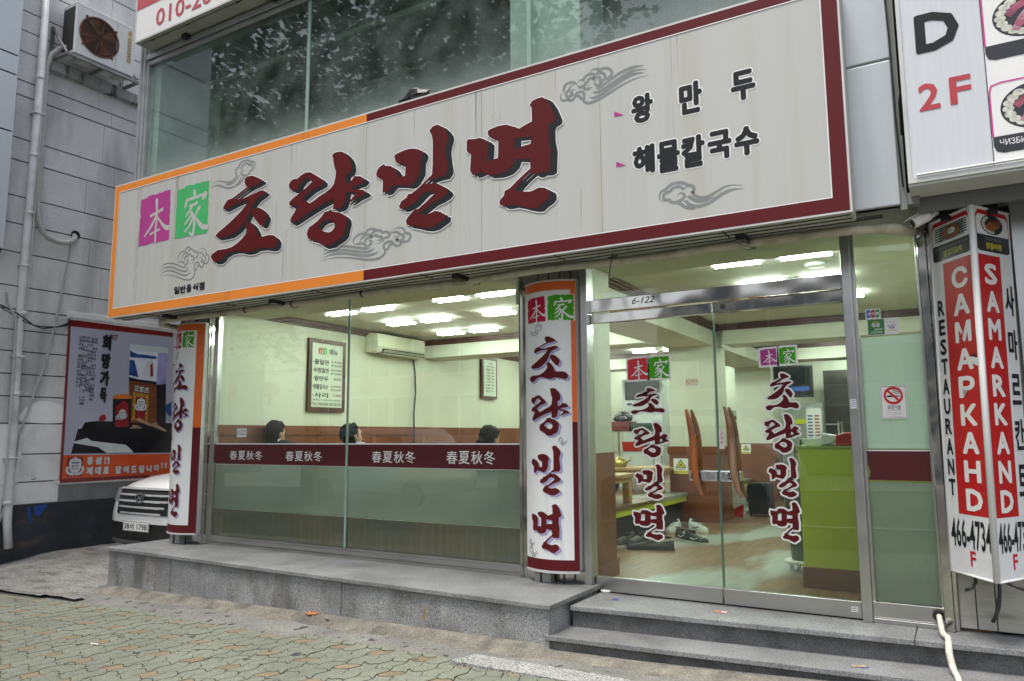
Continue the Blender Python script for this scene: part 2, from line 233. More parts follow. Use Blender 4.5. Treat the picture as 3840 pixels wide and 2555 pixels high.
CLOUD={'A': [[(-2280,4025),(-2309,4012),(-2318,3991),(-2309,3969),(-2285,3957),(-2254,3961),(-2249,3955),(-2233,3944),(-2209,3955),(-2192,3983),(-2171,3992),(-2144,3989),(-2131,3974),(-2128,3954),(-2133,3930),(-2128,3912),(-2105,3895),(-2065,3891),(-2009,3902),(-1926,3930),(-1845,3960),(-1765,3980),(-1702,3985),(-1647,3983)],[(-2194,3965),(-2175,3964),(-2161,3953),(-2152,3937),(-2135,3932)],[(-2280,4025),(-2289,4037),(-2283,4065),(-2259,4081),(-2221,4080),(-2197,4066),(-2183,4052)],[(-2204,4056),(-2228,4054),(-2244,4038),(-2249,4022),(-2267,4015),(-2272,4000),(-2260,3980),(-2243,3978),(-2226,3982),(-2221,3990),(-2229,4002),(-2225,4014),(-2215,4021),(-2198,4019)],[(-2183,4052),(-2169,4075),(-2149,4079),(-2130,4076),(-2118,4097),(-2087,4105),(-2064,4103),(-2044,4084),(-2048,4060),(-2068,4073),(-2092,4068),(-2099,4053),(-2119,4046),(-2123,4034),(-2109,4025),(-2082,4027)],[(-2183,4052),(-2170,4033),(-2153,4027),(-2141,4029),(-2126,4009),(-2106,4000),(-2083,3999),(-2063,4007)],[(-2087,4105),(-2074,4128),(-2047,4135),(-2023,4129),(-2012,4116),(-1981,4121),(-1945,4113),(-1919,4090),(-1913,4069),(-1927,4047),(-1946,4040),(-1969,4039),(-1996,4021),(-2007,3998),(-2029,4008),(-2046,4024),(-2044,4039),(-2030,4044)],[(-2044,4084),(-2024,4097),(-1994,4094),(-1972,4077),(-1964,4057),(-1966,4041)],[(-2048,4060),(-2031,4068),(-2008,4061),(-2000,4047),(-2006,4036),(-2016,4037)],[(-2040,3987),(-2003,3987),(-1957,4010),(-1859,4052),(-1763,4070),(-1675,4062)],[(-2067,3971),(-2037,3957),(-1991,3962),(-1925,3989),(-1827,4027),(-1748,4044),(-1670,4033)],[(-2091,3937),(-2058,3922),(-2005,3930),(-1926,3961),(-1828,4002),(-1748,4019),(-1674,4010)]],'B': [[(-4212,3164),(-4271,3163),(-4294,3190),(-4281,3220),(-4236,3242),(-4155,3247),(-4142,3266),(-4089,3273),(-4049,3256),(-4031,3250),(-3991,3239),(-3974,3221),(-3948,3226),(-3909,3213),(-3900,3193),(-3912,3177),(-3951,3174),(-3968,3151),(-4007,3136),(-4064,3138)],[(-4271,3163),(-4230,3163),(-4185,3160),(-4157,3139),(-4148,3117)],[(-4148,3127),(-4104,3139),(-4091,3158),(-4104,3172),(-4122,3174)],[(-4216,3168),(-4212,3196),(-4177,3222),(-4132,3230),(-4101,3218),(-4087,3203),(-4136,3199),(-4163,3185),(-4158,3171),(-4140,3165)],[(-4097,3228),(-4071,3245),(-4031,3250)],[(-4087,3203),(-4065,3212),(-4034,3207),(-4017,3192),(-3986,3191),(-3977,3176),(-3994,3163),(-4038,3163)],[(-3887,3212),(-3862,3232),(-3819,3239),(-3777,3234),(-3743,3211),(-3736,3186),(-3701,3177),(-3680,3151),(-3696,3123),(-3729,3111),(-3779,3118),(-3783,3098),(-3817,3089),(-3851,3104),(-3864,3123),(-3903,3137),(-3946,3127),(-3962,3102),(-3945,3072),(-3948,3045),(-3987,3016),(-4052,3007),(-4141,3015),(-4254,3040),(-4369,3062),(-4486,3077),(-4581,3078),(-4667,3067)],[(-3904,3187),(-3878,3207),(-3840,3208),(-3806,3196),(-3793,3179),(-3759,3172),(-3750,3151),(-3771,3130),(-3809,3132),(-3830,3140),(-3813,3146),(-3822,3168),(-3865,3167)],[(-3851,3107),(-3889,3109),(-3906,3094),(-3919,3076),(-3940,3072)],[(-4641,3151),(-4560,3169),(-4465,3171),(-4348,3156),(-4233,3128),(-4152,3112),(-4099,3114)],[(-4650,3121),(-4559,3140),(-4441,3137),(-4347,3123),(-4232,3095),(-4142,3081),(-4089,3088),(-4054,3106)],[(-4639,3096),(-4534,3112),(-4417,3105),(-4300,3083),(-4209,3060),(-4119,3049),(-4053,3056),(-4010,3072)]],'C': [[(-1569,3073),(-1589,3093),(-1596,3121),(-1581,3151),(-1553,3160),(-1521,3184),(-1483,3192),(-1443,3187),(-1414,3173),(-1398,3159),(-1375,3153),(-1362,3135),(-1368,3113),(-1374,3108),(-1355,3082),(-1317,3064),(-1269,3066),(-1213,3089),(-1158,3111),(-1104,3111),(-1051,3099)],[(-1398,3156),(-1415,3153),(-1430,3140),(-1447,3157),(-1472,3165),(-1502,3160),(-1526,3142),(-1552,3137),(-1568,3116),(-1560,3091),(-1531,3086),(-1516,3069),(-1493,3061),(-1458,3068),(-1432,3084),(-1428,3103),(-1445,3118),(-1466,3113),(-1475,3097)],[(-1412,3085),(-1395,3083),(-1367,3060),(-1331,3043),(-1284,3043),(-1231,3059)],[(-1437,3058),(-1419,3058),(-1397,3034),(-1355,3013),(-1313,3012),(-1257,3025),(-1187,3064),(-1118,3083),(-1044,3075)],[(-1479,3047),(-1456,3047),(-1426,3022),(-1384,3006),(-1347,3003)]],'D': [[(-6186,4022),(-6127,4046),(-6056,4046),(-5985,4022),(-5925,4009),(-5873,4014),(-5834,4037),(-5815,4070),(-5829,4091),(-5828,4110),(-5802,4131),(-5754,4174),(-5700,4183),(-5653,4176),(-5619,4157),(-5578,4147),(-5557,4112),(-5561,4078),(-5580,4056)],[(-5802,4131),(-5771,4128),(-5750,4114),(-5731,4141),(-5692,4153),(-5658,4145),(-5637,4128),(-5604,4126),(-5586,4101),(-5597,4073),(-5623,4066),(-5639,4041),(-5678,4031),(-5722,4042),(-5747,4066),(-5739,4091),(-5712,4091),(-5697,4073)],[(-5973,3996),(-5927,3986),(-5862,3992),(-5819,4013),(-5790,4043),(-5770,4050)],[(-6188,3994),(-6125,4009),(-6068,4003),(-6010,3981),(-5946,3955),(-5893,3948),(-5825,3955),(-5776,3981),(-5751,4019),(-5734,4021)],[(-5825,3955),(-5775,3965),(-5736,3988),(-5710,4012),(-5687,4013)]]}
SEAL={'ben': [(-7315,4071),(-7205,4074),(-7202,4090),(-6825,4096),(-6810,3569),(-7320,3559)],'jia': [(-6702,4072),(-6600,4070),(-6598,4091),(-6217,4080),(-6211,3551),(-6718,3556)],'benS': [[((-7048,4020),39),((-7032,3841),28),((-7041,3706),28),((-7037,3558),26)],[((-7138,3863),28),((-7031,3885),26),((-6931,3910),31)],[((-7045,3849),28),((-7123,3745),28),((-7232,3651),18)],[((-7018,3833),15),((-6944,3756),26),((-6872,3702),47),((-6800,3691),44)],[((-7128,3664),21),((-7048,3682),21),((-6968,3698),23)]],'jiaS': [[((-6435,4006),42),((-6418,3939),31)],[((-6553,3936),28),((-6410,3943),28),((-6255,3956),31)],[((-6262,3957),44),((-6276,3925),36),((-6313,3905),18)],[((-6553,3936),31),((-6558,3894),31),((-6579,3855),21)],[((-6500,3866),23),((-6429,3872),31),((-6374,3884),28)],[((-6467,3857),31),((-6511,3801),26),((-6556,3761),15)],[((-6471,3800),26),((-6426,3730),34),((-6416,3649),31),((-6432,3547),36)],[((-6436,3548),31),((-6496,3601),10)],[((-6476,3758),26),((-6521,3718),23),((-6570,3683),18)],[((-6449,3723),26),((-6492,3656),26),((-6568,3604),15)],[((-6347,3827),39),((-6375,3790),28),((-6416,3749),21)],[((-6403,3736),21),((-6335,3663),39),((-6277,3618),47),((-6192,3605),49)]]}
STXT=[('왕',(-1778,-1620,3655,3862)),('만',(-1440,-1285,3641,3862)),('두',(-1100,-945,3653,3854)),('해',(-1777,-1618,3293,3497)),('물',(-1605,-1446,3274,3494)),('칼',(-1438,-1280,3275,3492)),('국',(-1264,-1109,3294,3490)),('수',(-1094,-939,3287,3479)),('일',(-6686,-6593,2978,3060)),('반',(-6588,-6497,2977,3059)),('음',(-6492,-6408,2979,3062)),('식',(-6394,-6305,2982,3063)),('점',(-6297,-6210,2979,3063))]
TRI=[[(-1902,3784),(-1903,3744),(-1830,3742)],[(-1895,3419),(-1896,3380),(-1824,3379)]]
POSTER={'outer': [(281,3180),(1877,3224),(1618,963),(303,955)],'inner': [(300,3092),(1883,3114),(1924,1305),(322,1326)],'banner': [(322,1322),(1924,1310),(1942,1002),(323,1011)],'emblem': [(377,1296),(583,1299),(586,1043),(382,1042)],'table': [(419,1344),(447,1477),(492,1678),(542,1690),(579,1771),(690,1790),(778,1795),(1928,1778),(1954,1328)],'paper': [(429,1502),(619,1559),(691,1516),(1191,1455),(1260,1405),(1326,1340),(923,1343),(784,1430),(438,1489)],'tin': [(961,2155),(1246,2167),(1252,1690),(981,1702)],'tinlabel': [(1012,2006),(1123,2098),(1201,2056),(1222,1717),(1017,1715)],'tinlid': [(961,2155),(1024,2184),(1164,2195),(1247,2163),(1244,2127),(964,2116)],'boxtop': [(1176,2939),(1632,2925),(1635,2356),(1189,2395)],'boxtopr': [(1632,2925),(1798,2936),(1794,2379),(1635,2356)],'boxband': [(1176,2939),(1798,2936),(1800,2855),(1637,2845),(1179,2857)],'blue1': [(1184,2703),(1257,2700),(1328,2485),(1340,2450),(1184,2476)],'blue2': [(1180,2848),(1210,2824),(1309,2796),(1427,2798),(1610,2786),(1612,2748),(1187,2739)],'dark1': [(1186,2449),(1332,2422),(1632,2403),(1635,2356),(1189,2395)],'figure': [(1492,2719),(1551,2743),(1587,2475),(1528,2462),(1396,2490),(1420,2593)],'redfig': [(1516,2647),(1554,2687),(1572,2483),(1527,2471)],'boxlow': [(1189,2395),(1635,2356),(1670,1775),(1238,1770)],'boxlowr': [(1635,2356),(1794,2379),(1826,1740),(1671,1757)],'gold': [(1267,2227),(1518,2197),(1518,1797),(1273,1811)],'goldin': [(1314,2166),(1472,2149),(1477,1814),(1316,1825)],'root': [(1320,1825),(1377,1853),(1569,1765),(1689,1794),(1671,1757),(1846,1665),(1837,1642),(1633,1711),(1410,1781)],'root2': [(1243,1690),(1297,1744),(1374,1740),(1445,1696)],'vase': [(1802,1964),(1818,2058),(1899,2099),(1916,1891),(1869,1891)],'flower': [(771,1825),(791,1860),(825,1887),(861,1883),(883,1827),(831,1792),(782,1800)],'T1': [('희',(723,912,2805,3035)),('망',(727,920,2540,2764)),('가',(721,918,2294,2512)),('득',(736,892,2058,2267))],'T2': [('홍',(640,727,1186,1300)),('삼',(757,858,1186,1297)),('!',(889,916,1185,1295)),('!',(930,970,1183,1293)),('제',(637,732,1047,1157)),('대',(762,850,1046,1156)),('로',(880,966,1053,1152)),('달',(1061,1153,1045,1154)),('여',(1176,1265,1044,1154)),('드',(1298,1389,1047,1152)),('립',(1418,1506,1042,1150)),('니',(1540,1625,1046,1150)),('다',(1659,1750,1054,1150)),('!',(1779,1809,1092,1184)),('!',(1840,1876,1094,1184))],'T3': [('正',(1278,1350,2243,2325)),('官',(1356,1429,2233,2320)),('庄',(1435,1514,2223,2310)),('紅',(879,934,2983,3046)),('蔘',(921,981,2961,3050))],'T4': [('건강하게 돌려드리는것입니다',(408,493,2249,2982)),('지금 가장 큰 선물은 잃어버린 그 나이를',(467,557,2010,2980)),('기력이 예전같지 않으신 부모님께',(538,616,2196,2975)),('새해 희망가득 건강나이를 선물하세요',(598,686,2078,2973))]}# ------------------------------------------------------------ material set
granite=mat('granite',(.22,.225,.23),.55,var=.16,sc_=3,col2=(.10,.10,.095),s2=2.2,lo=.5,hi=.8,speck=.45,spsc=140,bump=.15,bsc=200)
granite_front=mat('granite_front',(.27,.275,.28),.7,var=.24,sc_=2.5,col2=(.085,.08,.07),s2=3.5,lo=.5,hi=.76,st2=(1,1,.45),speck=.5,spsc=120,bump=.25,bsc=150)
granite_edge=mat('granite_edge',(.12,.12,.12),.6,var=.3,sc_=8,speck=.4,spsc=140)
paver_g=mat('paver_green',(.195,.21,.163),.85,var=.14,sc_=1.3,col2=(.075,.08,.075),s2=8,lo=.655,hi=.68,speck=.3,spsc=160,bump=.4,bsc=140)
paver_o=mat('paver_orange',(.23,.182,.115),.85,var=.15,sc_=3,col2=(.08,.075,.065),s2=9,lo=.665,hi=.69,speck=.25,spsc=160,bump=.4,bsc=140)
grout=mat('paver_joint',(.07,.075,.055),.95,var=.4,sc_=5)
concrete=mat('concrete',(.19,.188,.172),.9,var=.2,sc_=2.5,col2=(.07,.07,.068),s2=9,lo=.62,hi=.65,speck=.35,spsc=90,bump=.6,bsc=70)
alley_con=mat('alley_concrete',(.23,.225,.21),.92,var=.22,sc_=2,col2=(.12,.115,.105),s2=3,lo=.5,hi=.7,st2=(1,2.5,1),speck=.4,spsc=60,bump=1,bsc=40)
mortar=mat('mortar',(.19,.178,.148),.9,var=.3,sc_=6,col2=(.10,.098,.088),s2=5,lo=.5,hi=.7,bump=1,bsc=35,speck=.3,spsc=80)
kerbstone=mat('kerb_stone',(.30,.30,.29),.8,var=.15,speck=.6,spsc=90,bump=.3,bsc=120)
asphalt=mat('asphalt',(.055,.055,.057),.9,var=.15,speck=.3,bump=.4,bsc=150)
signwhite=mat('sign_white',(.50,.51,.49),.55,spec=.25,var=.035,sc_=1.2,stretch=(6,1,.25),col2=(.44,.42,.33),s2=2.0,lo=.5,hi=.95,st2=(3.2,1,.12))
orange=mat('sign_orange',(.78,.25,.038),.6,spec=.2,var=.06,sc_=1.5,col2=(.42,.14,.03),s2=2,lo=.62,hi=.85,st2=(3,1,.4))
maroon=mat('sign_maroon',(.105,.010,.014),.6,spec=.2,var=.08,sc_=1.2)
letter_red=mat('letter_red',(.10,.008,.010),.6,spec=.2,var=.1,sc_=1)
letter_black=mat('letter_black',(.018,.02,.023),.6,spec=.2,var=.1)
letter_white=mat('letter_white',(.80,.80,.79),.45,var=.03)
sgrey=mat('cloud_grey',(.24,.255,.255),.6,spec=.2,var=.05)
magenta=mat('seal_magenta',(.42,.055,.26),.6,spec=.2,var=.08,sc_=2)
crimson=mat('seal_crimson',(.50,.014,.055),.6,spec=.2,var=.06)
redseal=mat('seal_red',(.62,.02,.035),.45,var=.05)
sgreen=mat('seal_green',(.07,.44,.15),.6,spec=.2,var=.06)
sgreen2=mat('seal_leaf_green',(.06,.36,.012),.6,spec=.2,var=.06)
lilac=mat('shadow_lilac',(.36,.34,.55),.45,var=.05)
metal_white=mat('painted_metal_white',(.58,.59,.57),.45,var=.08,sc_=3,col2=(.25,.20,.13),s2=4,lo=.66,hi=.85,st2=(1,1,.3))
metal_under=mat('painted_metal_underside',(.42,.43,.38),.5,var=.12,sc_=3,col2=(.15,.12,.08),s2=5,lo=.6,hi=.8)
steel=mat('stainless_steel',(.50,.485,.455),.10,metal=1,var=.12,sc_=5,stretch=(1,1,.15),bump=.8,bsc=5,bdet=0)
steel_soft=mat('brushed_steel',(.50,.50,.485),.30,metal=1,var=.1,sc_=6,stretch=(.3,1,1))
alu=mat('aluminium',(.50,.51,.51),.35,metal=.8,var=.1)
soffit_m=mat('soffit_grey',(.24,.25,.24),.6,var=.12,sc_=2)
clad=mat('panel_cladding',(.52,.56,.60),.35,var=.05,sc_=1,col2=(.42,.44,.46),s2=2,lo=.5,hi=.8,st2=(3,1,.2))
dark=mat('dark_gap',(.012,.012,.013),.7)
black=mat('black_plastic',(.016,.016,.017),.4)
pipewrap=mat('pipe_wrap',(.50,.48,.38),.7,var=.12,sc_=9,col2=(.28,.25,.17),s2=7,lo=.55,hi=.75,bump=.5,bsc=50)
glass_clear=glass('window_glass',(.90,.96,.93),.007,1.0)
glass_up=glass('upper_glass',(.80,.88,.84),.10,1.35,(.36,.43,.41),4,(4.22,4.8,.45),.003)
glass_edge=mat('glass_edge',(.10,.20,.155),.2,var=.1); glass_edge_pale=mat('glass_edge_pale',(.28,.40,.35),.25,var=.1)
frost=frosted('frosted_film',(.60,.64,.58),.50,.5)
frost_up=frosted('frosted_film_pale',(.90,.96,.91),.88,.4)
band=mat('film_maroon',(.085,.008,.011),.35,var=.06)
def gz(x): return -.01+.02367*(x+7.7)
# ------------------------------------------------------------ ground, road, pavement
S=90
gr=MB(); gr.poly([(-S,-S,gz(-S)-.09),(S,-S,gz(S)-.09),(S,S,gz(S)-.09),(-S,S,gz(-S)-.09)]); tag(gr.obj('ground',concrete),kind='structure')
def slab(name,x0,x1,y0,y1,dz,m,th=.05):
    b=MB(); b.add([(x,y,gz(x)+h) for x in (x0,x1) for y in (y0,y1) for h in (dz-th,dz)],[(0,1,3,2),(4,6,7,5),(0,4,5,1),(2,3,7,6),(0,2,6,4),(1,5,7,3)]); return tag(b.obj(name,m),kind='structure')
slab('road',-60,40,-16,-7.3,-.06,asphalt,.02)
slab('kerb',-60,40,-7.3,-7.1,.005,kerbstone,.08)
slab('far_pavement',-60,40,-24,-16.1,-.03,concrete,.04)
# wavy interlocking pavers, three green courses to one ochre stone
pv=MB(); pv.add([(x,y,gz(x)-.012) for x,y in ((-14,-7.1),(1.5,-7.1),(1.5,-1.0),(-14,-1.0))],[(0,1,2,3)],2)
wx,hy=.1207,.1152; A=.021
def ex(i,y): return -7.46-.06+i*wx+A*math.sin(2*math.pi*(y+1.62)/hy/1.5)*.75+.013*math.sin(y*1.7+i*.0)+.05*(-1.6-y)
def ey(j,x): return -1.565-j*hy+.006*math.sin(x*1.3)
def bnd(x): return -1.20-.03*math.sin(x*2.1)+.05*math.sin(x*.9+1)+(.07 if x>-4.4 else 0)
rp=random.Random(3)
for i in range(-48,70):
    x0=-7.52+i*wx
    if x0>1.3: break
    ct=i%3; segs=[]
    for J in range(-2,16):
        b=J*3
        segs+= [(b,b+1,1),(b+1,b+3,0)] if ct==0 else [(b-.5,b+1,0),(b+1,b+2.5,0)] if ct==1 else [(b,b+1.5,0),(b+1.5,b+3,0)]
    for a,b,o in segs:
        ym=-1.565-a*hy
        if -1.565-b*hy>bnd(x0+wx/2)-.02 or ym<-4.6 or (ym<-3.3 and x0<-9): continue
        g=.0035; pts=[]; K=8
        for k in range(K+1): y=ey(a,0)+(ey(b,0)-ey(a,0))*k/K; pts.append((ex(i,y)+g,y))
        for k in range(1,K+1): y=ey(b,0)+(ey(a,0)-ey(b,0))*(k-1)/K; pts.append((ex(i+1,y)-g,y))
        pts.append((ex(i+1,ey(a,0))-g,ey(a,0)))
        pa,pb=pts[K],pts[K+1]; mid=[(pa[0]+(pb[0]-pa[0])*t/4,pa[1]) for t in (1,2,3)]; qa,qb=pts[-1],pts[0]; mid2=[(qa[0]+(qb[0]-qa[0])*t/4,qa[1]) for t in (1,2,3)]; pts=pts[:K+1]+mid+pts[K+1:]+mid2
        q=[]
        for n_,(x,y) in enumerate(pts):
            top=abs(y-ey(a,0))<1e-6; bot=abs(y-ey(b,0))<1e-6
            yy=y+(.017*math.sin(2*math.pi*(x+7.46)/wx) if top or bot else 0)-(g if top else 0)+(g if bot else 0); q.append((x,min(yy,bnd(x))))
        h=rp.uniform(-.0015,.0015); pv.poly([(x,y,gz(x)+h) for x,y in q],1 if o else 0)
tag(pv.obj('pavement',[paver_g,paver_o,grout]),kind='structure')
# rough concrete strip between pavers and shop, with broken edge
cs_=MB(); rr=random.Random(5); xs=[-7.9+i*.14 for i in range(70)]
for i in range(len(xs)-1):
    x0,x1=xs[i],xs[i+1]
    if x1>1.6: break
    cs_.poly([(x0,bnd(x0)-.012,gz(x0)-.004),(x1,bnd(x1)-.012,gz(x1)-.004),(x1,-.95,gz(x1)+.006),(x0,-.95,gz(x0)+.006)])
    cs_.poly([(x0,-.95,gz(x0)+.006),(x1,-.95,gz(x1)+.006),(x1,-.2,gz(x1)+.008),(x0,-.2,gz(x0)+.008)])
tag(cs_.obj('concrete_strip',concrete),kind='structure')
mo=MB(); prev=None; xs=[-7.72+i*.1 for i in range(76)]
for x in xs:
    f=-.70-.15*(x+7.7)/5.3 if x<-2.45 else -.84
    wv=.012*math.sin(x*5)+.01*math.sin(x*13+1)
    hk=1 if x<-2.5 else .35; r=[(x,f+.05,gz(x)+.06*hk),(x,f-.02,gz(x)+(.052+wv*.5)*hk),(x,f-.075+wv,gz(x)+.034*hk),(x,f-.13+wv*1.5,gz(x)+.004)]
    if prev: 
        for k in range(3): mo.poly([prev[k],r[k],r[k+1],prev[k+1]])
    prev=r
tag(mo.obj('mortar_fillet',mortar,smooth=True),kind='structure')
# alley floor: broken concrete ramp
al=MB(); nx,ny=26,40
def alz(x,y):
    b=gz(x)+.008; t=max(0,min(1,(y+.95)/1.3)); ramp=t*(.055+.02*(-7.6-x)) if x<-7.6 else 0
    return b+ramp+.014*noise.noise((x*2.5,y*4,1))+.01*noise.noise((x*7,y*12,3))+(.02 if noise.noise((x*.9,y*2.2,8))>.12 else 0)
gx=[-14+i*(6.6/64) for i in range(65)]; gy=[-1.16+ (j/60)**1.6*9 for j in range(61)]
vs=[(x,y,alz(x,y)) for x in gx for y in gy]; n_=len(gy)
al.add(vs,[(i*n_+j,(i+1)*n_+j,(i+1)*n_+j+1,i*n_+j+1) for i in range(len(gx)-1) for j in range(n_-1)])
tag(al.obj('alley_floor',alley_con,smooth=True),kind='structure')
# ------------------------------------------------------------ granite platform and entrance steps
def hexa(mb,tl,tr,br,bl,z0,z1,mi=0): # plan corners: back-left, back-right, front-right, front-left
    P=[tl,tr,br,bl]; return mb.add([(p[0],p[1],z1) for p in P]+[(p[0],p[1],(z0(p[0]) if callable(z0) else z0)) for p in P],[(0,1,2,3),(7,6,5,4),(0,4,5,1),(1,5,6,2),(2,6,7,3),(3,7,4,0)],mi)
pl=thing('granite_platform',(-5,-.4,0),'long grey granite platform with rust streaks under the shop window','platform')
b=MB(); hexa(b,(-7.68,.3),(-2.44,.3),(-2.44,-.815),(-7.68,-.665),lambda x:gz(x)-.08,.398); b.obj('stone_face',granite_front,pl)
b=MB(); hexa(b,(-7.70,.3),(-4.9,.3),(-4.9,-.777),(-7.70,-.69),.398,.43); hexa(b,(-4.896,.3),(-2.416,.3),(-2.416,-.846),(-4.896,-.777),.398,.43)
b.obj('coping',granite,pl,bevel=.004)
b=MB()
for x in (-6.62,-4.35): yy=-.665-.15*(x+7.68)/5.24; b.box(x-.003,x+.003,yy-.0015,yy+.01,gz(x),.397)
b.obj('joint',dark,pl)
rust=mat('rust_stain',(.30,.17,.045),.8,var=.3,sc_=20); b=MB(); rr=random.Random(11)
for x,z0,z1,wd in ((-6.99,.12,.33,.02),(-6.86,.06,.38,.022),(-5.02,.05,.13,.016),(-3.93,.06,.2,.015),(-3.5,.2,.3,.02)):
    n=9; L_=[];R_=[]
    for k in range(n):
        z=z0+(z1-z0)*k/(n-1); ww=wd*(.35+.65*math.sin(math.pi*k/(n-1)))*rr.uniform(.5,1.1); xx=x+rr.uniform(-.006,.006)
        yy=-.665-.15*(xx+7.68)/5.24-.0015; L_.append((xx-ww/2,yy,z)); R_.append((xx+ww/2,yy,z))
    for k in range(n-1): b.poly([L_[k],R_[k],R_[k+1],L_[k+1]])
b.obj('rust_streak',rust,pl)
stp=thing('entrance_steps',(-.9,-.4,.1),'grey granite entrance steps below the glass doors','steps')
b=MB(); hexa(b,(-2.405,.3),(2.5,.3),(2.5,-.05),(-2.405,-.52),.2,.342); hexa(b,(-2.44,-.5),(2.5,-.03),(2.5,-.35),(-2.44,-.79),lambda x:gz(x)-.1,.198); b.obj('riser',granite_edge,stp)
b=MB(); hexa(b,(-2.41,.3),(-.3,.3),(-.3,-.375),(-2.41,-.552),.342,.375); hexa(b,(-.296,.3),(2.5,.3),(2.5,-.14),(-.296,-.375),.342,.375)
hexa(b,(-2.45,-.50),(2.5,-.03),(2.5,-.40),(-2.47,-.825),.198,.23); b.obj('tread',granite,stp,bevel=.004)
ks=MB(); hexa(ks,(-2.84,-1.10),(.8,-1.06),(.8,-1.28),(-2.90,-1.30),lambda x:gz(x)-.05,.13)
tag(ks.obj('kerb_block',kerbstone,bevel=.012),'low pale granite kerb block lying before the entrance steps','kerb block')
# ------------------------------------------------------------ main sign
def glyph_layers(mb,key,fr,bbox=None,shadow=None,wo=.02,d=.002,mi=(0,1,2),shmi=1,outline=True,geo=lambda g:g):
    C=mm(GLYPH[key]); C=fitc(C,bbox) if bbox else C
    sh=[[(p[0]+shadow[0],p[1]+shadow[1]) for p in c] for c in C] if shadow else None
    if outline:
        put(mb,geo(fill2d(C) if not shadow else ([],[])),fr,d-.0004,mi[0]) if not shadow else None
        for k,c in enumerate(C): put(mb,geo(ribbon(c,wo*2,True)),fr,d+.00008*k,mi[0])
        if sh:
            for k,c in enumerate(sh): put(mb,geo(ribbon(c,wo*2,True)),fr,d+.0003+.00008*k,mi[0])
    if sh:
        # swept shadow, so face and shadow join
        for q,f_ in enumerate((1,.5)): put(mb,geo(fill2d([[(p[0]+shadow[0]*f_,p[1]+shadow[1]*f_) for p in c] for c in C])),fr,d+.0008+.0003*q,shmi)
    put(mb,geo(fill2d(C)),fr,d+.0018,mi[2])
def cloud_geo(mb,lines,fr,w,d,mi=0,geo=lambda g:g):
    for k,l in enumerate(lines): put(mb,geo(ribbon(smooth2d(l,4),w,False,.18)),fr,d+.00004*k,mi)
def seal_geo(mb,key,fr,d,bg,fg,bbox=None,amp=.007,geo=lambda g:g,src=None,rnd=None,border=0,bm=2):
    rnd=rnd or random.Random(len(key)); B=[[(p[0]/1000,p[1]/1000) for p in SEAL[key]]]; ST=[[(p[0][0]/1000,p[0][1]/1000,p[1]/1000) for p in s] for s in SEAL[key+'S']]
    k=1
    if bbox:
        xs=[p[0] for p in B[0]]; zs=[p[1] for p in B[0]]; x0,x1,y0,y1=min(xs),max(xs),min(zs),max(zs); a0,a1,b0,b1=bbox; k=(a1-a0)/(x1-x0)
        m=lambda p:((p[0]-x0)/(x1-x0)*(a1-a0)+a0,(p[1]-y0)/(y1-y0)*(b1-b0)+b0)
        B=[[m(p) for p in B[0]]]; ST=[[(*m(p),p[2]*k) for p in s] for s in ST]
    if border: put(mb,geo(ribbon(B[0],border*2,True)),fr,d-.0006,bm)
    put(mb,geo(fill2d([ragged(B[0],.03*k,amp*k,rnd)])),fr,d,bg)
    for i,s in enumerate(ST):
        P=smooth2d(s,4); W=[]
        for a in range(len(s)-1):
            for j in range(4): W.append((s[a][2]+(s[a+1][2]-s[a][2])*j/4)*1.0)
        W.append(s[-1][2]); 
        W=[x*1.12 for x in W]; put(mb,geo(ribbon(P,W)),fr,d+.0006+.0001*i,fg)
        put(mb,geo(disc(s[0][0],s[0][1],W[0]/2,10)),fr,d+.00055,fg)
sg=thing('shop_sign',(-4.12,-.77,2.83),'very wide shop sign with brush lettering above the window and doors, orange and maroon border','sign')
sgx0,sgx1,sgz0,sgz1=-7.805,-.437,2.83,4.305
F=onY(-.77)
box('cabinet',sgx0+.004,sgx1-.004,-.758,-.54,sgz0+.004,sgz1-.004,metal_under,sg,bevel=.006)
b=MB(); put(b,frame_rect(sgx0,sgx1,sgz0,sgz1,.018),F,.002); b.box(sgx0,sgx1,-.77,-.757,sgz0,sgz0+.01); b.box(sgx0,sgx1,-.77,-.757,sgz1-.008,sgz1+.004); b.box(sgx0,sgx0+.012,-.77,-.757,sgz0+.01,sgz1-.008); b.box(sgx1-.012,sgx1,-.77,-.757,sgz0+.01,sgz1-.008); b.obj('edge_trim',metal_white,sg)
b=MB(); put(b,rect(sgx0+.004,sgx1-.004,sgz0+.004,sgz1-.004),F,0); b.obj('face_panel',signwhite,sg)
ix0,ix1,iz0,iz1=-7.712,-.545,2.935,4.218; spl=-4.171
o0,o1,p0,p1=sgx0+.012,sgx1-.012,sgz0+.012,sgz1-.012
b=MB()
for q in ((o0,spl,iz1,p1),(o0,spl,p0,iz0),(o0,ix0,iz0,iz1)): put(b,rect(*q),F,.003,0)
for q in ((spl,o1,iz1,p1),(spl,o1,p0,iz0),(ix1,o1,iz0,iz1)): put(b,rect(*q),F,.003,1)
put(b,frame_rect(ix0-.006,ix1+.006,iz0-.006,iz1+.006,.007),F,.0035,2)
b.obj('border',[orange,maroon,letter_white],sg)
for k,lb in (('cho','first'),('ryang',''),('mil',''),('myeon','')):
    b=MB(); glyph_layers(b,k,F,None,(.058,-.036),.007,.005); b.obj('letter',[letter_white,letter_black,letter_red],sg)
for k,bgm in (('ben',magenta),('jia',sgreen)):
    b=MB(); seal_geo(b,k,F,.002,0,1); b.obj('seal',[bgm,signwhite],sg)
CLO={k:mm(v) for k,v in CLOUD.items()}
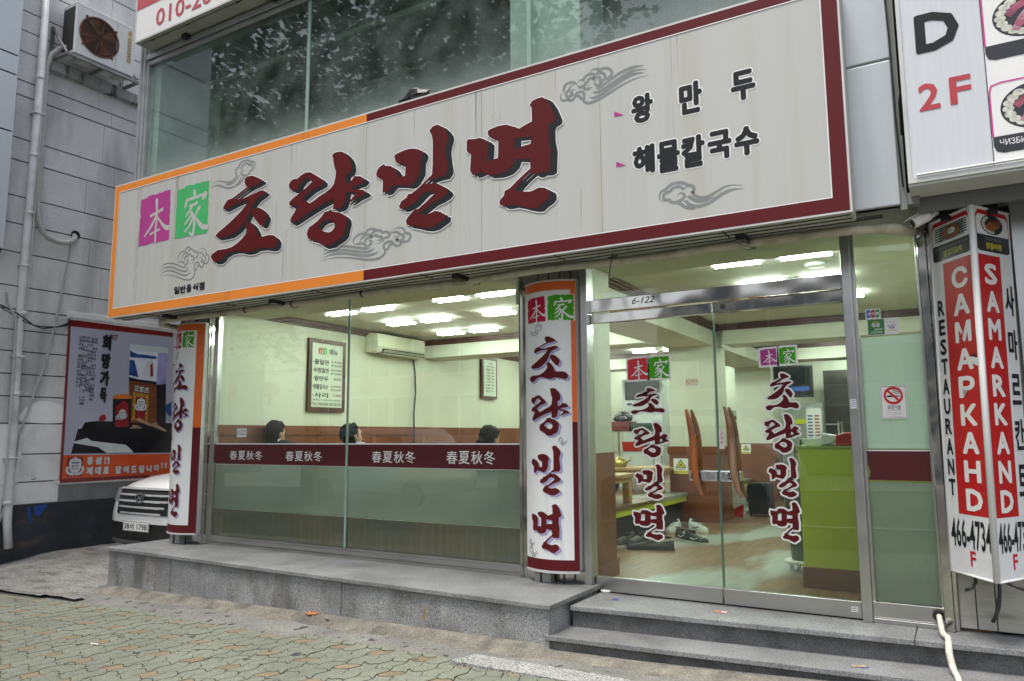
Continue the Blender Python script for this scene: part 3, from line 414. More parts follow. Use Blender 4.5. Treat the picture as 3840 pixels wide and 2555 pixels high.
for k,bbx,wd in (('A',None,.022),('B',None,.022),('B',(-6.941,-6.166,3.105,3.443),.016),('C',None,.022),('D',None,.02)):
    b=MB(); cloud_geo(b,fitc(CLO[k],bbx) if bbx else CLO[k],F,wd,.0006); b.obj('cloud_motif',sgrey,sg)
b=MB(); b2=MB()
for i,(ch,bb) in enumerate(STXT):
    bb=tuple(v/1000 for v in bb); q=b if i<8 else b2; bo=.028 if i<8 else .03
    if i<8: fat_text(q,ch,(bb[0]+.011,bb[1]-.011,bb[2]+.011,bb[3]-.011),F,.0010,.019,0,12); fat_text(q,ch,(bb[0]+.011,bb[1]-.011,bb[2]+.011,bb[3]-.011),F,.0022,.0105,1)
    else: fat_text(q,ch,(bb[0]+.006,bb[1]-.006,bb[2]+.006,bb[3]-.006),F,.0022,.0045,1,8)
b.obj('menu_lettering',[letter_white,letter_black],sg); b2.obj('small_lettering',[letter_white,letter_black],sg)
for t in TRI:
    b=MB(); put(b,fill2d(mm([t])),F,.002); b.obj('arrow_mark',magenta,sg)
b=MB()
for x in (-4.17,-3.0,-2.01): put(b,rect(x-.002,x+.002,iz0,iz1),F,.0003)
b.obj('panel_seam',sgrey,sg)
stain=mat('water_stain',(.42,.41,.36),.6,var=.2); b=MB(); rr=random.Random(4)
for i in range(55):
    x=rr.choice([rr.uniform(-5.35,-5.0),rr.uniform(-3.35,-2.8),rr.uniform(-7.4,-7.3),rr.uniform(-6.8,-6.6),rr.uniform(-4.6,-1.0)]); z1=rr.choice([iz1,rr.uniform(3.1,4.1)]); z0=max(iz0,z1-rr.uniform(.15,.9)); ww=rr.uniform(.002,.006)
    b.poly([F(x-ww,z1,.0002),F(x+ww,z1,.0002),F(x+ww*.3,z0,.0002),F(x-ww*.3,z0,.0002)])
b.obj('drip_stain',stain,sg)
for x in (-7.05,-5.45,-3.35,-1.12):
    b=MB(); b.box(x-.03,x+.03,-.62,-.3,2.795,2.829); b.obj('bracket',black,sg)
b=MB()
for y in (-.70,-.62): b.box(sgx0+.02,sgx1-.02,y-.004,y+.004,2.829,2.835)
for x in (-7.2,-6.0,-4.8,-3.6,-2.4,-1.2): b.box(x-.003,x+.003,-.75,-.56,2.8285,2.835)
b.obj('underside_seam',dark,sg)
# crumpled black bag caught on the sign's top edge
bgm=MB(); rr=random.Random(9); bgm.ell((-3.72,-.70,4.345),(.16,.07,.06),12,8)
bgm.v=[(x+rr.uniform(-.02,.02),y+rr.uniform(-.015,.015),max(4.312,z+rr.uniform(-.02,.03)+(x+3.72)*.22)) for x,y,z in bgm.v]
tag(bgm.obj('plastic_bag',mat('bag_black',(.02,.02,.022),.25,var=.3)),'crumpled black plastic bag on the top edge of the wide sign','bag')
# ------------------------------------------------------------ vertical column signs
def slice_u(g,us):
    v,f=g
    if not v: return g
    bm=bmesh.new(); V=[bm.verts.new((p[0],p[1],0)) for p in v]
    for q in f:
        try: bm.faces.new([V[i] for i in q])
        except Exception: pass
    for u in us: bmesh.ops.bisect_plane(bm,geom=bm.verts[:]+bm.edges[:]+bm.faces[:],plane_co=(u,0,0),plane_no=(1,0,0))
    bm.verts.index_update(); r=([tuple(p.co[:2]) for p in bm.verts],[tuple(q.index for q in fc.verts) for fc in bm.faces]); bm.free(); return r
def column_sign(x0,x1,z0,z1,ye,label,L):
    xc,h=(x0+x1)/2,(x1-x0)/2; bul=.085
    cv=lambda u:-bul*(1-((u-xc)/h)**2)
    Fr=lambda u,v,d:(u,ye+cv(u)-d,v)
    us=[x0+(x1-x0)*k/12 for k in range(1,12)]; G=lambda g:slice_u(g,us)
    t=thing('column_sign',(xc,ye,z0),label,'sign','vertical signs on the shop pillars')
    b=MB(); prof=[(u,ye+cv(u)+.004) for u in [x0]+us+[x1]]; b.prism(prof+[(x1,ye+.07),(x0,ye+.07)],'z',z0+.012,z1-.012); b.obj('case',metal_white,t)
    b=MB()
    for a,c in ((z0,z0+.018),(z1-.014,z1)): b.prism([(u,ye+cv(u)-.006) for u in [x0]+us+[x1]]+[(x1,ye+.07),(x0,ye+.07)],'z',a,c)
    b.obj('end_cap',metal_white,t)
    b=MB(); put(b,G(rect(x0,x1,z0+.018,z1-.014)),Fr,0); b.obj('face_panel',mat('column_face',(.78,.80,.80),.3,var=.03,sc_=1,col2=(.5,.48,.42),s2=3,lo=.62,hi=.85,st2=(3,3,.2)),t)
    b=MB(); bx=x1-L['bw']; sp=L['split']
    put(b,G(rect(x0,x1,z1-.085,z1-.014)),Fr,.001,0); put(b,G(rect(bx,x1,sp,z1-.085)),Fr,.001,0); put(b,G(rect(bx,x1,z0+.10,sp)),Fr,.001,1); put(b,G(rect(x0,x1,z0+.018,z0+.10)),Fr,.001,1); b.obj('border',[orange2,maroon],t)
    for k in ('ben','jia'):
        bb=L[k]; b=MB(); seal_geo(b,k,Fr,.0015,0,1,bb,.01,G,border=.006,bm=1); b.obj('seal',[crimson if k=='ben' else sgreen2,letter_white],t)
    for k in ('cho','ryang','mil','myeon'):
        b=MB(); glyph_layers(b,k,Fr,L[k],(.018,-.016),.006,.002,shmi=1,geo=G); b.obj('letter',[letter_white,lilac,letter_red],t)
    for c,bb,wd in L['clouds']:
        b=MB(); cloud_geo(b,fitc(CLO[c],bb),Fr,wd,.001,geo=G); b.obj('cloud_motif',sgrey,t)
    b=MB()
    for x in (xc-.1,xc+.1): b.tube([(x,ye-.02,z1-.02),(x,ye-.01,2.9)],.006,6); b.box(x-.006,x+.006,ye-.02,ye-.01,.43,z0+.01)
    b.obj('hanger',black,t)
    b=MB(); b.box(xc-.16,xc-.02,ye-.01,ye+.06,.431,z0-.002); b.obj('foot_block',metal_under,t)
    return t
orange2=mat('sign_orange_deep',(.74,.13,.012),.4,var=.06)
column_sign(-2.985,-2.528,.515,2.782,-.135,'white curved column sign on the pillar between the shop window and the doors',dict(bw=.034,split=1.655,ben=(-2.945,-2.755,2.45,2.655),jia=(-2.735,-2.54,2.455,2.66),
  cho=(-2.93,-2.585,1.975,2.33),ryang=(-2.91,-2.58,1.55,1.92),mil=(-2.912,-2.645,1.095,1.475),myeon=(-2.915,-2.645,.665,1.03),clouds=[('D',(-2.94,-2.79,2.345,2.435),.005),('C',(-2.66,-2.59,1.475,1.54),.004),('C',(-2.95,-2.84,.62,.70),.005),('C',(-2.95,-2.88,.70,.75),.004)]))
column_sign(-7.47,-6.985,.535,2.80,-.16,'white curved column sign at the far left pillar beside the parked car',dict(bw=.075,split=1.66,ben=(-7.455,-7.27,2.525,2.70),jia=(-7.245,-7.09,2.53,2.705),
  cho=(-7.44,-7.135,2.055,2.36),ryang=(-7.42,-7.11,1.615,1.985),mil=(-7.415,-7.18,1.165,1.48),myeon=(-7.40,-7.17,.715,1.065),clouds=[('D',(-7.45,-7.31,2.415,2.495),.005),('C',(-7.44,-7.36,1.53,1.58),.004)]))
# ------------------------------------------------------------ the restaurant building
bd=thing('restaurant_building',(-4,1,.4),'two storey restaurant building with glass front, steel pillars and overhanging upper floor','building')
wallp=mat('interior_wall',(.67,.68,.55),.7,var=.05,sc_=1)
wallc=mat('interior_column',(.66,.67,.56),.6,var=.04)
ceilm=mat('ceiling_paper',(.58,.57,.47),.8,var=.10,sc_=2)
wood=mat('brown_wainscot',(.17,.05,.018),.35,var=.18,sc_=3,stretch=(1,1,.3))
wood_d=mat('dark_moulding',(.085,.03,.018),.4,var=.2)
wood_p=mat('pine_wood',(.46,.27,.10),.5,var=.15,sc_=5,stretch=(.3,3,3))
floorm=mat('wood_floor',(.19,.105,.05),.4,var=.35,sc_=3,stretch=(9,.8,1),col2=(.36,.40,.36),s2=.8,lo=.53,hi=.62,st2=(1.6,.6,1))
lime=mat('lime_green',(.56,.62,.03),.5,var=.05,sc_=1)
X0,XR,Y1=-6.95,-.1,9.6
# shell
b=MB(); b.box(X0-.2,X0,.02,3.72,.43,3.1); b.obj('left_wall',wallp,bd)
b=MB(); b.box(X0-.2,X0+.012,.02,3.7,.43,1.58,0); b.box(X0-.2,X0+.03,.02,3.7,1.58,1.69,1)
for y in [.5*k for k in range(1,8)]: b.box(X0+.012,X0+.014,y-.004,y+.004,.8,1.58,2)
b.obj('wainscot',[wood,wood,wood_d],bd)
b=MB(); b.box(X0-.3,X0-.02,3.72,Y1,.43,3.1); b.obj('left_wall',wallp,bd)
b=MB(); b.box(X0-.3,X0+.0,3.72,Y1,.43,1.69); b.obj('wainscot',wood,bd)
b=MB(); b.box(X0-.3,XR+.2,Y1,Y1+.2,.42,3.1); b.obj('rear_wall',wallc,bd)
b=MB(); b.box(XR,XR+.15,.03,Y1,.42,3.1); b.obj('right_wall',wallc,bd)
b=MB(); b.box(X0-.3,XR+.2,.02,Y1,2.9985,3.2); b.box(X0,XR,.02,.62,2.93,2.998); b.obj('ceiling',ceilm,bd)
b=MB(); b.box(-7.3,XR+.2,.02,Y1,.36,.42); b.obj('floor',floorm,bd)
# beams with brown crown moulding
b=MB(); b.box(X0,-3.4,3.72,4.3,2.74,2.998); b.box(-2.6,XR,4.5,5.0,2.74,2.998); b.box(X0,XR,7.2,7.7,2.74,2.998); b.box(-3.36,-2.72,.35,Y1,2.73,2.997); b.obj('ceiling_beam',wallc,bd)
def crown(x0,x1,y0,y1):
    b=MB()
    for k,(o,h) in enumerate(((0,.02),(.035,.035),(.06,.02))): b.box(x0-o if x1-x0<.3 else x0,x1+o if x1-x0<.3 else x1,y0-o if y1-y0<.3 else y0,y1+o if y1-y0<.3 else y1,2.998-.075+k*.022,2.998-.075+k*.022+.024)
    return b.obj('crown_moulding',wood_d,bd)
crown(X0,X0+.03,.62,3.7); crown(X0,-3.4,3.68,3.715); crown(X0-.02,X0+.03,4.3,7.15); crown(-2.715,-2.69,.35,4.48); crown(-3.4,-3.37,.62,3.7); crown(-2.7,XR,4.46,4.495); crown(-2.7,XR,7.16,7.195); crown(X0,-3.4,7.16,7.195); crown(-2.715,-2.69,5.0,7.15)
# inner columns
def icol(x0,x1,y0,y1):
    b=MB(); b.box(x0,x1,y0,y1,.42,3.0,0); b.obj('column',wallc,bd)
    b=MB(); b.box(x0-.02,x1+.02,y0-.02,y1+.02,.42,1.30,0); b.box(x0-.035,x1+.035,y0-.035,y1+.035,1.30,1.40,0); b.box(x0-.035,x1+.035,y0-.035,y1+.035,.42,.56,0); b.obj('column_wainscot',wood,bd)
icol(-3.34,-2.73,4.42,5.05); icol(-3.34,-2.73,8.0,8.6); 
b=MB(); b.box(-3.05,-2.5,.03,.46,.42,2.95); b.obj('column',wallc,bd)
b=MB(); b.box(-3.07,-2.485,.04,.475,.42,1.41); b.box(-3.09,-2.47,.05,.49,.42,.55); b.obj('column_wainscot',wood,bd)
# raised floor with lime skirting
b=MB(); b.box(X0,-3.12,.10,3.7,.76,.80,0); b.box(X0,-3.12,3.7,9.0,.76,.80,0); b.box(X0,-3.14,.12,9.0,.69,.76,1); b.box(X0,-3.2,.16,8.9,.42,.69,2); b.obj('raised_floor',[floorm,lime,dark],bd)
b=MB(); b.box(X0+.02,-3.11,.016,.05,.43,.795,0); b.obj('front_board',mat('brown_board',(.17,.125,.085),.6,var=.22,sc_=3,stretch=(9,1,.4),col2=(.12,.11,.095),s2=1.2,lo=.45,hi=.65),bd)
# pillars, soffit, overhang
b=MB(); b.box(-3.075,-2.515,-.06,.03,.43,2.90,0)
for x in (-3.075,-2.515): b.box(x-.012,x+.012,-.075,.03,.43,2.90,0)
b.obj('pillar',steel,bd,bevel=.004)
b=MB(); b.box(-7.52,-6.965,-.09,.03,.43,2.90,0); b.box(-7.0,-6.975,-.11,.0,.43,2.90,0); b.obj('pillar',steel,bd,bevel=.004)
b=MB(); b.box(-2.515,-2.455,-.09,.03,.38,2.90,0); b.box(-2.475,-2.451,-.1,.024,.382,2.903,0); b.obj('pillar',steel_soft,bd,bevel=.004)
b=MB(); b.box(-.60,-.54,-.07,.04,.376,2.92); b.obj('pillar',steel_soft,bd,bevel=.004)
b=MB(); b.box(-.145,-.095,-.09,.04,.376,2.86); b.box(-.095,-.07,-.05,.04,.376,2.9); b.obj('pillar',steel,bd,bevel=.004)
b=MB(); b.box(-7.8,-.1,-.5,.02,2.90,2.97); b.obj('soffit',soffit_m,bd)
b=MB(); b.box(-7.8,-.17,-.5,-.44,2.972,4.16,0); b.obj('upper_band',clad,bd)
b=MB(); b.box(-7.55,-7.5,.0,9.8,.0,2.9); b.obj('side_wall',mat('render_grey',(.35,.36,.36),.8,var=.1),bd)
for z0,z1 in ((2.90,3.808),(3.822,6.5)):
    b=MB(); b.box(-.535,-.20,-.53,-.45,z0,z1); b.obj('cladding_panel',clad,bd,bevel=.006)
b=MB(); b.box(-.2,-.165,-.51,-.42,2.87,6.5); b.box(-.535,-.2,-.52,-.47,3.807,3.823); b.obj('panel_joint',soffit_m,bd)
# ground-floor window
wn=MB()
for a,c in ((.43,.455),(.457,.50)): wn.box(-6.965,-3.087,-.035 if a<.45 else -.025,.03,a,c)
wn.box(-6.965,-3.087,-.018,.03,.50,.52); wn.box(-6.975,-6.93,-.03,.03,.52,2.9); wn.box(-3.10,-3.087,-.02,.03,.52,2.9)
win=wn.obj('window',steel_soft,bd,bevel=.003)
for x0,x1 in ((-6.93,-5.04),(-5.025,-3.10)):
    box('pane',x0,x1,0,.010,.52,2.90,glass_clear,win)
    box('frosted_film',x0+.002,x1-.002,.0125,.0135,.80,1.272,frost,win)
b=MB(); b.box(-5.045,-5.02,-.006,.002,.52,2.9); b.obj('glass_edge',glass_edge_pale,win)
b=MB(); F0=onY(-.0012)
for x0,x1 in ((-6.93,-5.046),(-5.018,-3.10)): put(b,rect(x0,x1,1.272,1.478),F0,0,0); put(b,rect(x0,x1,1.478,1.490),F0,.0003,1); put(b,rect(x0,x1,1.269,1.272),F0,.0003,1)
b.obj('film_band',[band,letter_white],win)
for bb in ((-6.703,-6.185,1.318,1.412),(-5.862,-5.344,1.314,1.412),(-4.726,-4.20,1.312,1.418),(-3.872,-3.355,1.312,1.424)):
    b=MB(); k=(bb[1]-bb[0])/4
    for i,ch in enumerate('春夏秋冬'): put(b,text2d(ch,(bb[0]+i*k+.006,bb[0]+(i+1)*k-.008,bb[2],bb[3]),.004),F0,.0014)
    b.obj('band_lettering',letter_white,win)
# transom, doors, side light
b=MB(); b.box(-2.455,-.60,-.05,.03,2.515,2.615); b.obj('transom_bar',steel,bd,bevel=.004)
b=MB(); put(b,text2d('6-122',(-2.09,-1.91,2.55,2.60),0,shear=.3),onY(-.051),.0006); b.obj('marker_writing',letter_black,bd)
tw=MB().box(-2.455,-.60,.0,.02,2.905,2.93).obj('window',steel_soft,bd); box('pane',-2.45,-.602,0,.01,2.617,2.903,glass_clear,tw)
doors=[]
for x0,x1 in ((-2.447,-1.487),(-1.478,-.604)):
    b=MB(); b.box(x0,x1,-.03,.022,.385,.49); rl='bottom'
    dr=b.obj('door',steel_soft,bd,bevel=.004)
    box('top_rail',x0,x1,-.03 if x0<-2 else -.036,.022,2.43,2.505,steel,dr,bevel=.003)
    box('pane',x0,x1,-.006,.006,.49,2.43,glass_clear,dr)
    b=MB(); e=x1 if x0<-2 else x0; b.box(e-.0025,e+.0025,-.0075,.0075,.492,2.428); b.obj('glass_edge',glass_edge,dr)
    doors.append(dr)
FD=onY(-.0075)
for dr,S_ in ((doors[0],dict(ben=(-2.155,-1.995,1.97,2.135),jia=(-1.985,-1.825,1.975,2.14),cho=(-2.14,-1.87,1.71,1.905),ryang=(-2.12,-1.845,1.385,1.64),mil=(-2.116,-1.90,1.08,1.335),myeon=(-2.14,-1.895,.783,1.04))),(doors[1],dict(ben=(-1.160,-1.05,2.03,2.145),jia=(-1.035,-.925,2.035,2.15),cho=(-1.142,-.92,1.715,1.97),ryang=(-1.155,-.925,1.425,1.688),mil=(-1.142,-.957,1.127,1.392),myeon=(-1.143,-.95,.83,1.095)))):
    for k,v in S_.items():
        b=MB()
        if k in('ben','jia'): seal_geo(b,k,FD,.0012,0,1,v,.008,border=.014,bm=1); b.obj('seal_decal',[(redseal if dr is doors[0] else magenta) if k=='ben' else sgreen2,letter_white],dr)
        else: glyph_layers(b,k,FD,v,None,.0115,.001); b.obj('letter_decal',[letter_white,letter_black,letter_red],dr)
# curved wooden pull handles, outside and inside pair
hw=mat('handle_wood',(.36,.105,.025),.3,var=.25,sc_=8,stretch=(3,3,.5),col2=(.20,.11,.06),s2=9,lo=.55,hi=.7,st2=(2,2,.4))
hw2=mat('handle_wood_worn',(.24,.10,.045),.45,var=.3,sc_=8,stretch=(3,3,.5),col2=(.34,.22,.14),s2=9,lo=.5,hi=.65,st2=(2,2,.4))
for dr,P,m in ((doors[0],[(-1.69,1.735),(-1.672,1.66),(-1.652,1.55),(-1.645,1.40),(-1.642,1.28),(-1.622,1.19),(-1.592,1.115)],hw),(doors[1],[(-1.415,1.748),(-1.39,1.66),(-1.377,1.55),(-1.372,1.40),(-1.362,1.28),(-1.345,1.19),(-1.318,1.115)],hw2)):
    for y in (-.065,.06):
        b=MB(); q=smooth2d(P,4); n=len(q)
        b.tube([(p[0],y,p[1]) for p in q],[.028*(max(.2,math.sin(math.pi*(i+.6)/(n+.4)))**.6) for i in range(n)],10); b.obj('handle',m,dr,smooth=True)
    b=MB(); x=P[3][0]
    for z in (1.55,1.25): b.tube([(x,-.06,z),(x,.06,z)],.011,8)
    b.obj('handle_bolt',steel,dr)
chrome=mat('chrome',(.72,.72,.73),.1,metal=1,var=.03)
for dr,x0,x1 in ((doors[0],-1.695,-1.49),(doors[1],-1.475,-1.325)):
    b=MB(); b.box(x0,x1,-.035,.03,1.222,1.298); l=b.obj('lock_case',chrome,dr,bevel=.008)
    b=MB(); xs_=x0+.05 if x0<-1.6 else x1-.05; put(b,frame_rect(xs_-.035,xs_+.035,1.238,1.282,.008),onY(-.035),.001); b.obj('lock_slot',dark,l)
    b=MB(); xm=(x0+x1)/2; b.lathe([(0,-.044),(.022,-.044),(.026,-.038),(.026,-.034)],(xm+(.05 if x0<-1.6 else -.03),0,1.26),'y',16); b.obj('lock_cylinder',steel_soft,l)
b=MB(); b.lathe([(0,-.048),(.02,-.046),(.022,-.036),(.022,-.03)],(-1.40,0,2.47),'y',16); b.obj('lock_cylinder',mat('brass_dark',(.12,.11,.08),.4,metal=.7),doors[1])
b=MB(); b.box(-.54,-.145,-.03,.03,.405,.50); b.box(-.54,-.145,-.05,.03,.376,.403); b.box(-.54,-.52,-.02,.03,.50,2.88); b.box(-.16,-.145,-.02,.03,.50,2.86); sl=b.obj('window',steel_soft,bd,bevel=.003)
box('pane',-.52,-.16,0,.01,.50,2.88,glass_clear,sl)
box('frosted_film',-.52,-.16,.0125,.0135,.502,1.243,frost,sl); box('frosted_film',-.52,-.16,.0125,.0135,1.455,2.183,frost_up,sl)
b=MB(); put(b,fill2d([[(-.518,1.255),(-.162,1.255),(-.162,1.44),(-.518,1.44),(-.518,1.36),(-.505,1.30)]]),F0,0); put(b,rect(-.518,-.162,1.44,1.448),F0,.0004,1); b.obj('film_band',[band,letter_white],sl)
# upper-floor window
up=MB(); up.box(-7.80,-7.775,-.58,-.4,4.16,6.3,0); up.box(-7.772,-7.735,-.56,-.4,4.16,6.3,0); up.box(-7.732,-7.70,-.535,-.4,4.16,6.3,0); up.box(-7.8,-.54,-.53,-.44,4.16,4.32); up.box(-7.8,-.54,-.55,-.4,5.86,5.92); up.box(-7.8,-.54,-.53,-.4,5.80,5.85)
uw=up.obj('window',alu,bd,bevel=.003)
for x0,x1 in ((-7.70,-5.18),(-5.165,-2.73),(-2.715,-.54)): box('pane',x0,x1,-.50,-.49,4.32,5.80,glass_up,uw)
b=MB()
for x in (-5.1725,-2.7225): b.box(x-.02,x+.02,-.508,-.498,4.32,5.8)
b.obj('glass_edge',glass_edge_pale,uw)
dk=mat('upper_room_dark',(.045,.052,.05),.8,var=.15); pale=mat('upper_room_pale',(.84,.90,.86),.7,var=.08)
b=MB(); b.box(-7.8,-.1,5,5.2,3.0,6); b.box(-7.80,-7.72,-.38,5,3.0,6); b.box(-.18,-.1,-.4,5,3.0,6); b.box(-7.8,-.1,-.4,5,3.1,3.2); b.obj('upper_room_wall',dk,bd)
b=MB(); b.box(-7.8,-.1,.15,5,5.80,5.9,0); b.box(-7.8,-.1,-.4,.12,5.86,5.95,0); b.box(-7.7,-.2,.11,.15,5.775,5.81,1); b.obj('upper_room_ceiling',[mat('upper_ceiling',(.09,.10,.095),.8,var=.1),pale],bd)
b=MB(); b.box(-7.72,-7.60,-.44,.37,3.2,5.80); b.box(-2.945,-2.315,-.42,.04,3.2,5.86); b.obj('upper_column',pale,bd)
b=MB(); b.box(-6.72,-6.63,.2,2.2,5.765,5.80); b.obj('ceiling_track',dark,bd)
b=MB(); b.box(-5.83,-4.92,1.05,1.09,5.76,5.78); b.box(-5.5,-5.2,1.03,1.11,5.775,5.8); tag(b.obj('ceiling_light',pale),'unlit twin tube lamp on the dark upper floor ceiling','ceiling light')
b=MB(); b.box(-7.8,-.1,-.5,9.8,6.4,6.5); b.box(-7.8,-.1,-.5,-.4,5.92,6.4); b.obj('roof',soffit_m,bd)
b=MB(); b.box(-7.8,-7.72,-.38,9.8,2.97,6.4); b.obj('side_wall',MATS['render_grey'],bd)
# ------------------------------------------------------------ lamps
tube_m=emis('lamp_tube',(.92,1.0,.90),TUBE)
def lamp(x,y,first=[None]):
    lb='lit fluorescent ceiling lamp with paired tubes, one of a grid inside the restaurant'
    if first[0] is None:
        t=thing('ceiling_light',(0,0,2.998),lb,'ceiling light','lit ceiling lamps inside the restaurant'); 
        b=MB(); b.box(-.09,.09,-.055,.055,2.965,2.997); b.box(-.44,.44,-.012,.012,2.982,2.996); b.obj('housing',letter_white,t,bevel=.003)
        for sx in (-.27,.27):
            for sy in (-.045,.045): b=MB(); b.tube([(sx-.19,sy,2.962),(sx+.19,sy,2.962)],.013,8); b.obj('tube',tube_m,t,smooth=True)
        first[0]=t
    else: t=copy_tree(first[0])
    t.location=(x,y,2.998); return t
for x,y in ((-5.75,.92),(-4.17,.86),(-5.67,1.9),(-4.22,1.9),(-5.66,2.97),(-4.22,2.97),(-1.22,.79),(-1.22,1.85),(-1.2,2.9),(-4.2,5.6),(-4.22,6.62),(-4.25,8.9),(-5.87,5.6),(-5.87,6.62),(-5.87,8.9),(-1.4,5.45),(-1.43,6.45),(-1.52,8.9)): lamp(x,y)
# ------------------------------------------------------------ things inside
FX=onX(X0+.03)
t=thing('menu_board',(X0,1.62,1.88),'framed menu price board on the pale left wall','menu board'); b=MB(); put(b,frame_rect(1.30,1.95,1.87,2.79,.055),FX,.012,0); b.box(X0+.0,X0+.035,1.30,1.95,1.87,2.79,0); b.obj('frame',wood_d,t)
b=MB(); put(b,rect(1.352,1.898,1.922,2.738),FX,.008,0); b.obj('sheet',mat('menu_paper',(.66,.72,.60),.5,var=.03),t)
b=MB(); seal_geo(b,'ben',FX,.010,0,3,(1.46,1.53,2.60,2.68)); seal_geo(b,'jia',FX,.010,1,3,(1.54,1.61,2.60,2.68)); put(b,text2d('메뉴',(1.65,1.80,2.60,2.68),.02),FX,.010,2)
for i,(s,pr) in enumerate((('물밀면',('小3,500','大4,000')),('비빔밀면',('小3,500','大4,000')),('왕만두',('4,000',)),('해물칼국수',('小4,000','大4,500')),('사리',('1,000',)))):
    z=2.50-i*.105
    put(b,text2d('·'+s,(1.37,1.645,z-.035,z+.03),.02),FX,.010,2)
    for j,p in enumerate(pr): put(b,text2d(p,(1.68,1.88,z-.005-j*.045,z+.03-j*.045) if len(pr)>1 else (1.74,1.88,z-.02,z+.018),.012),FX,.010,4)
put(b,text2d('(돼지고기·배추김치:국내산)',(1.38,1.87,2.0,2.03),.006),FX,.010,2); put(b,text2d('"항상 산바우에서 접수합니다"',(1.365,1.885,1.945,1.985),.01),FX,.010,2)
b.obj('lettering',[redseal,sgreen2,letter_black,letter_white,maroon],t)
t=thing('picture_frame',(X0,5.53,2.2),'small framed prayer text hanging on the far left wall','picture'); b=MB(); FX2=onX(X0+.02); b.box(X0-.02,X0+.035,5.29,5.77,2.19,2.90); b.obj('frame',wood_d,t); b=MB(); put(b,rect(5.335,5.725,2.235,2.855),FX2,.018); b.obj('sheet',MATS['menu_paper'],t)
b=MB(); 
for i,s in enumerate(('오늘의 길','가까이 더욱 가까이','마음을 다하여','눈빛은 맑게','입술은 진실','가슴은 사랑','그리고','손길은 정성','발길은 감사','함께 웃고')): put(b,text2d(s,(5.40 if i else 5.47,5.66 if i else 5.6,2.78-i*.053,2.81-i*.053),.02),FX2,.02)
b.obj('lettering',letter_black,t)
t=thing('air_conditioner',(X0+.1,3.0,2.65),'wall mounted cream air conditioner with open louvre at the left wall','air conditioner')
b=MB(); b.prism([(X0+.01,2.70),(X0+.20,2.70),(X0+.24,2.78),(X0+.23,2.955),(X0+.01,2.975)],'y',2.36,3.42); b.obj('casing',mat('cream_plastic',(.62,.62,.47),.35,var=.03),t,bevel=.012)
b=MB(); b.prism([(X0+.10,2.693),(X0+.215,2.695),(X0+.236,2.755),(X0+.18,2.75)],'y',2.48,3.40); b.obj('outlet',dark,t)
b=MB()
for o in (.0,.028,.05): b.prism([(X0+.15+o,2.685+o*.7),(X0+.225+o*.4,2.69+o*.8),(X0+.226+o*.4,2.697+o*.8),(X0+.15+o,2.692+o*.7)],'y',2.5,3.38)
b.obj('louvre',MATS['cream_plastic'],t)
b=MB(); b.tube(smooth2d([(0,0)]*2) and [(X0+.03,3.40,2.69),(X0+.04,3.43,2.5),(X0+.035,3.46,2.2),(X0+.045,3.41,1.9),(X0+.04,3.43,1.4),(X0+.04,3.44,.85)],.012,7); tag(b.obj('power_cable',black),'thin dark cable hanging from the wall air conditioner down the left wall','cable')
# shop counter and what stands on it
t=thing('counter',(-.6,.8,.42),'lime green reception counter with brown plinth behind the right door','counter'); b=MB(); b.box(-1.06,XR-.01,.66,1.3,.56,1.445); b.obj('front',lime,t,bevel=.006); b=MB(); b.box(-1.07,XR-.01,.65,1.31,.42,.57); b.obj('plinth',wood,t,bevel=.004); b=MB(); b.box(-1.07,XR-.01,.645,1.32,1.445,1.462); b.obj('top',mat('counter_top',(.42,.52,.12),.3,var=.04),t)
t=thing('card_terminal',(-.7,.8,1.462),'red and white card terminal on the lime counter','card terminal'); b=MB(); b.prism([(-.92,1.463),(-.80,1.463),(-.79,1.54),(-.90,1.56)],'y',.72,.86); b.obj('printer_body',letter_white,t,bevel=.01); b=MB(); b.prism([(-.80,1.463),(-.48,1.463),(-.48,1.50),(-.62,1.535),(-.72,1.565),(-.79,1.545)],'y',.70,.90); b.obj('cover',mat('red_plastic',(.42,.02,.015),.25,var=.05),t,bevel=.012)
b=MB(); b.tube([(-.80,.71,1.50),(-.84,.68,1.475),(-.90,.70,1.47),(-.80,.69,1.468)],.004,6); b.obj('wire',black,t)
t=MB(); t.prism([(-1.02,1.463),(-.91,1.463),(-.895,1.518),(-1.035,1.518)],'y',.72,.83); tag(t.obj('basket',letter_white,bevel=.004),'small white plastic tray on the lime counter','tray')
# rear: floor standing cooler, tv, kitchen shelves
t=thing('standing_cooler',(-5.1,8.3,.8),'tall white floor standing air conditioner with dark upper grille','air conditioner'); b=MB(); b.box(-5.55,-4.75,8.15,8.55,.80,2.62); b.obj('cabinet',mat('cooler_white',(.60,.64,.62),.4,var=.04),t,bevel=.015)
b=MB(); b.box(-5.48,-4.80,8.13,8.149,2.22,2.58); b.obj('grille',mat('grille_black',(.02,.025,.025),.35),t); b=MB(); put(b,disc(-5.40,2.14,.06,16,.025),onY(8.149),.002); b.obj('badge',mat('badge_blue',(.03,.05,.12),.3),t)
b=MB()
for k in range(5): b.box(-5.35+k*.13,-5.26+k*.13,8.145,8.1495,1.62,1.70)
b.obj('vent',MATS['grille_black'],t)
t=thing('television',(-1.9,6.0,2.1),'black flat television hanging at the back of the restaurant','television'); b=MB(); b.box(-2.28,-1.74,5.98,6.05,2.08,2.54); b.obj('housing',black,t,bevel=.01); b=MB(); b.box(-2.25,-1.77,5.97,5.979,2.12,2.51,0); b.box(-2.05,-1.79,5.966,5.9695,2.17,2.23,1); b.obj('screen',[mat('screen_black',(.012,.014,.016),.1),mat('screen_blue',(.02,.06,.22),.3,emit=.5)],t); b=MB(); b.box(-2.02,-1.96,6.05,6.12,2.2,3.0); b.obj('arm',black,t)
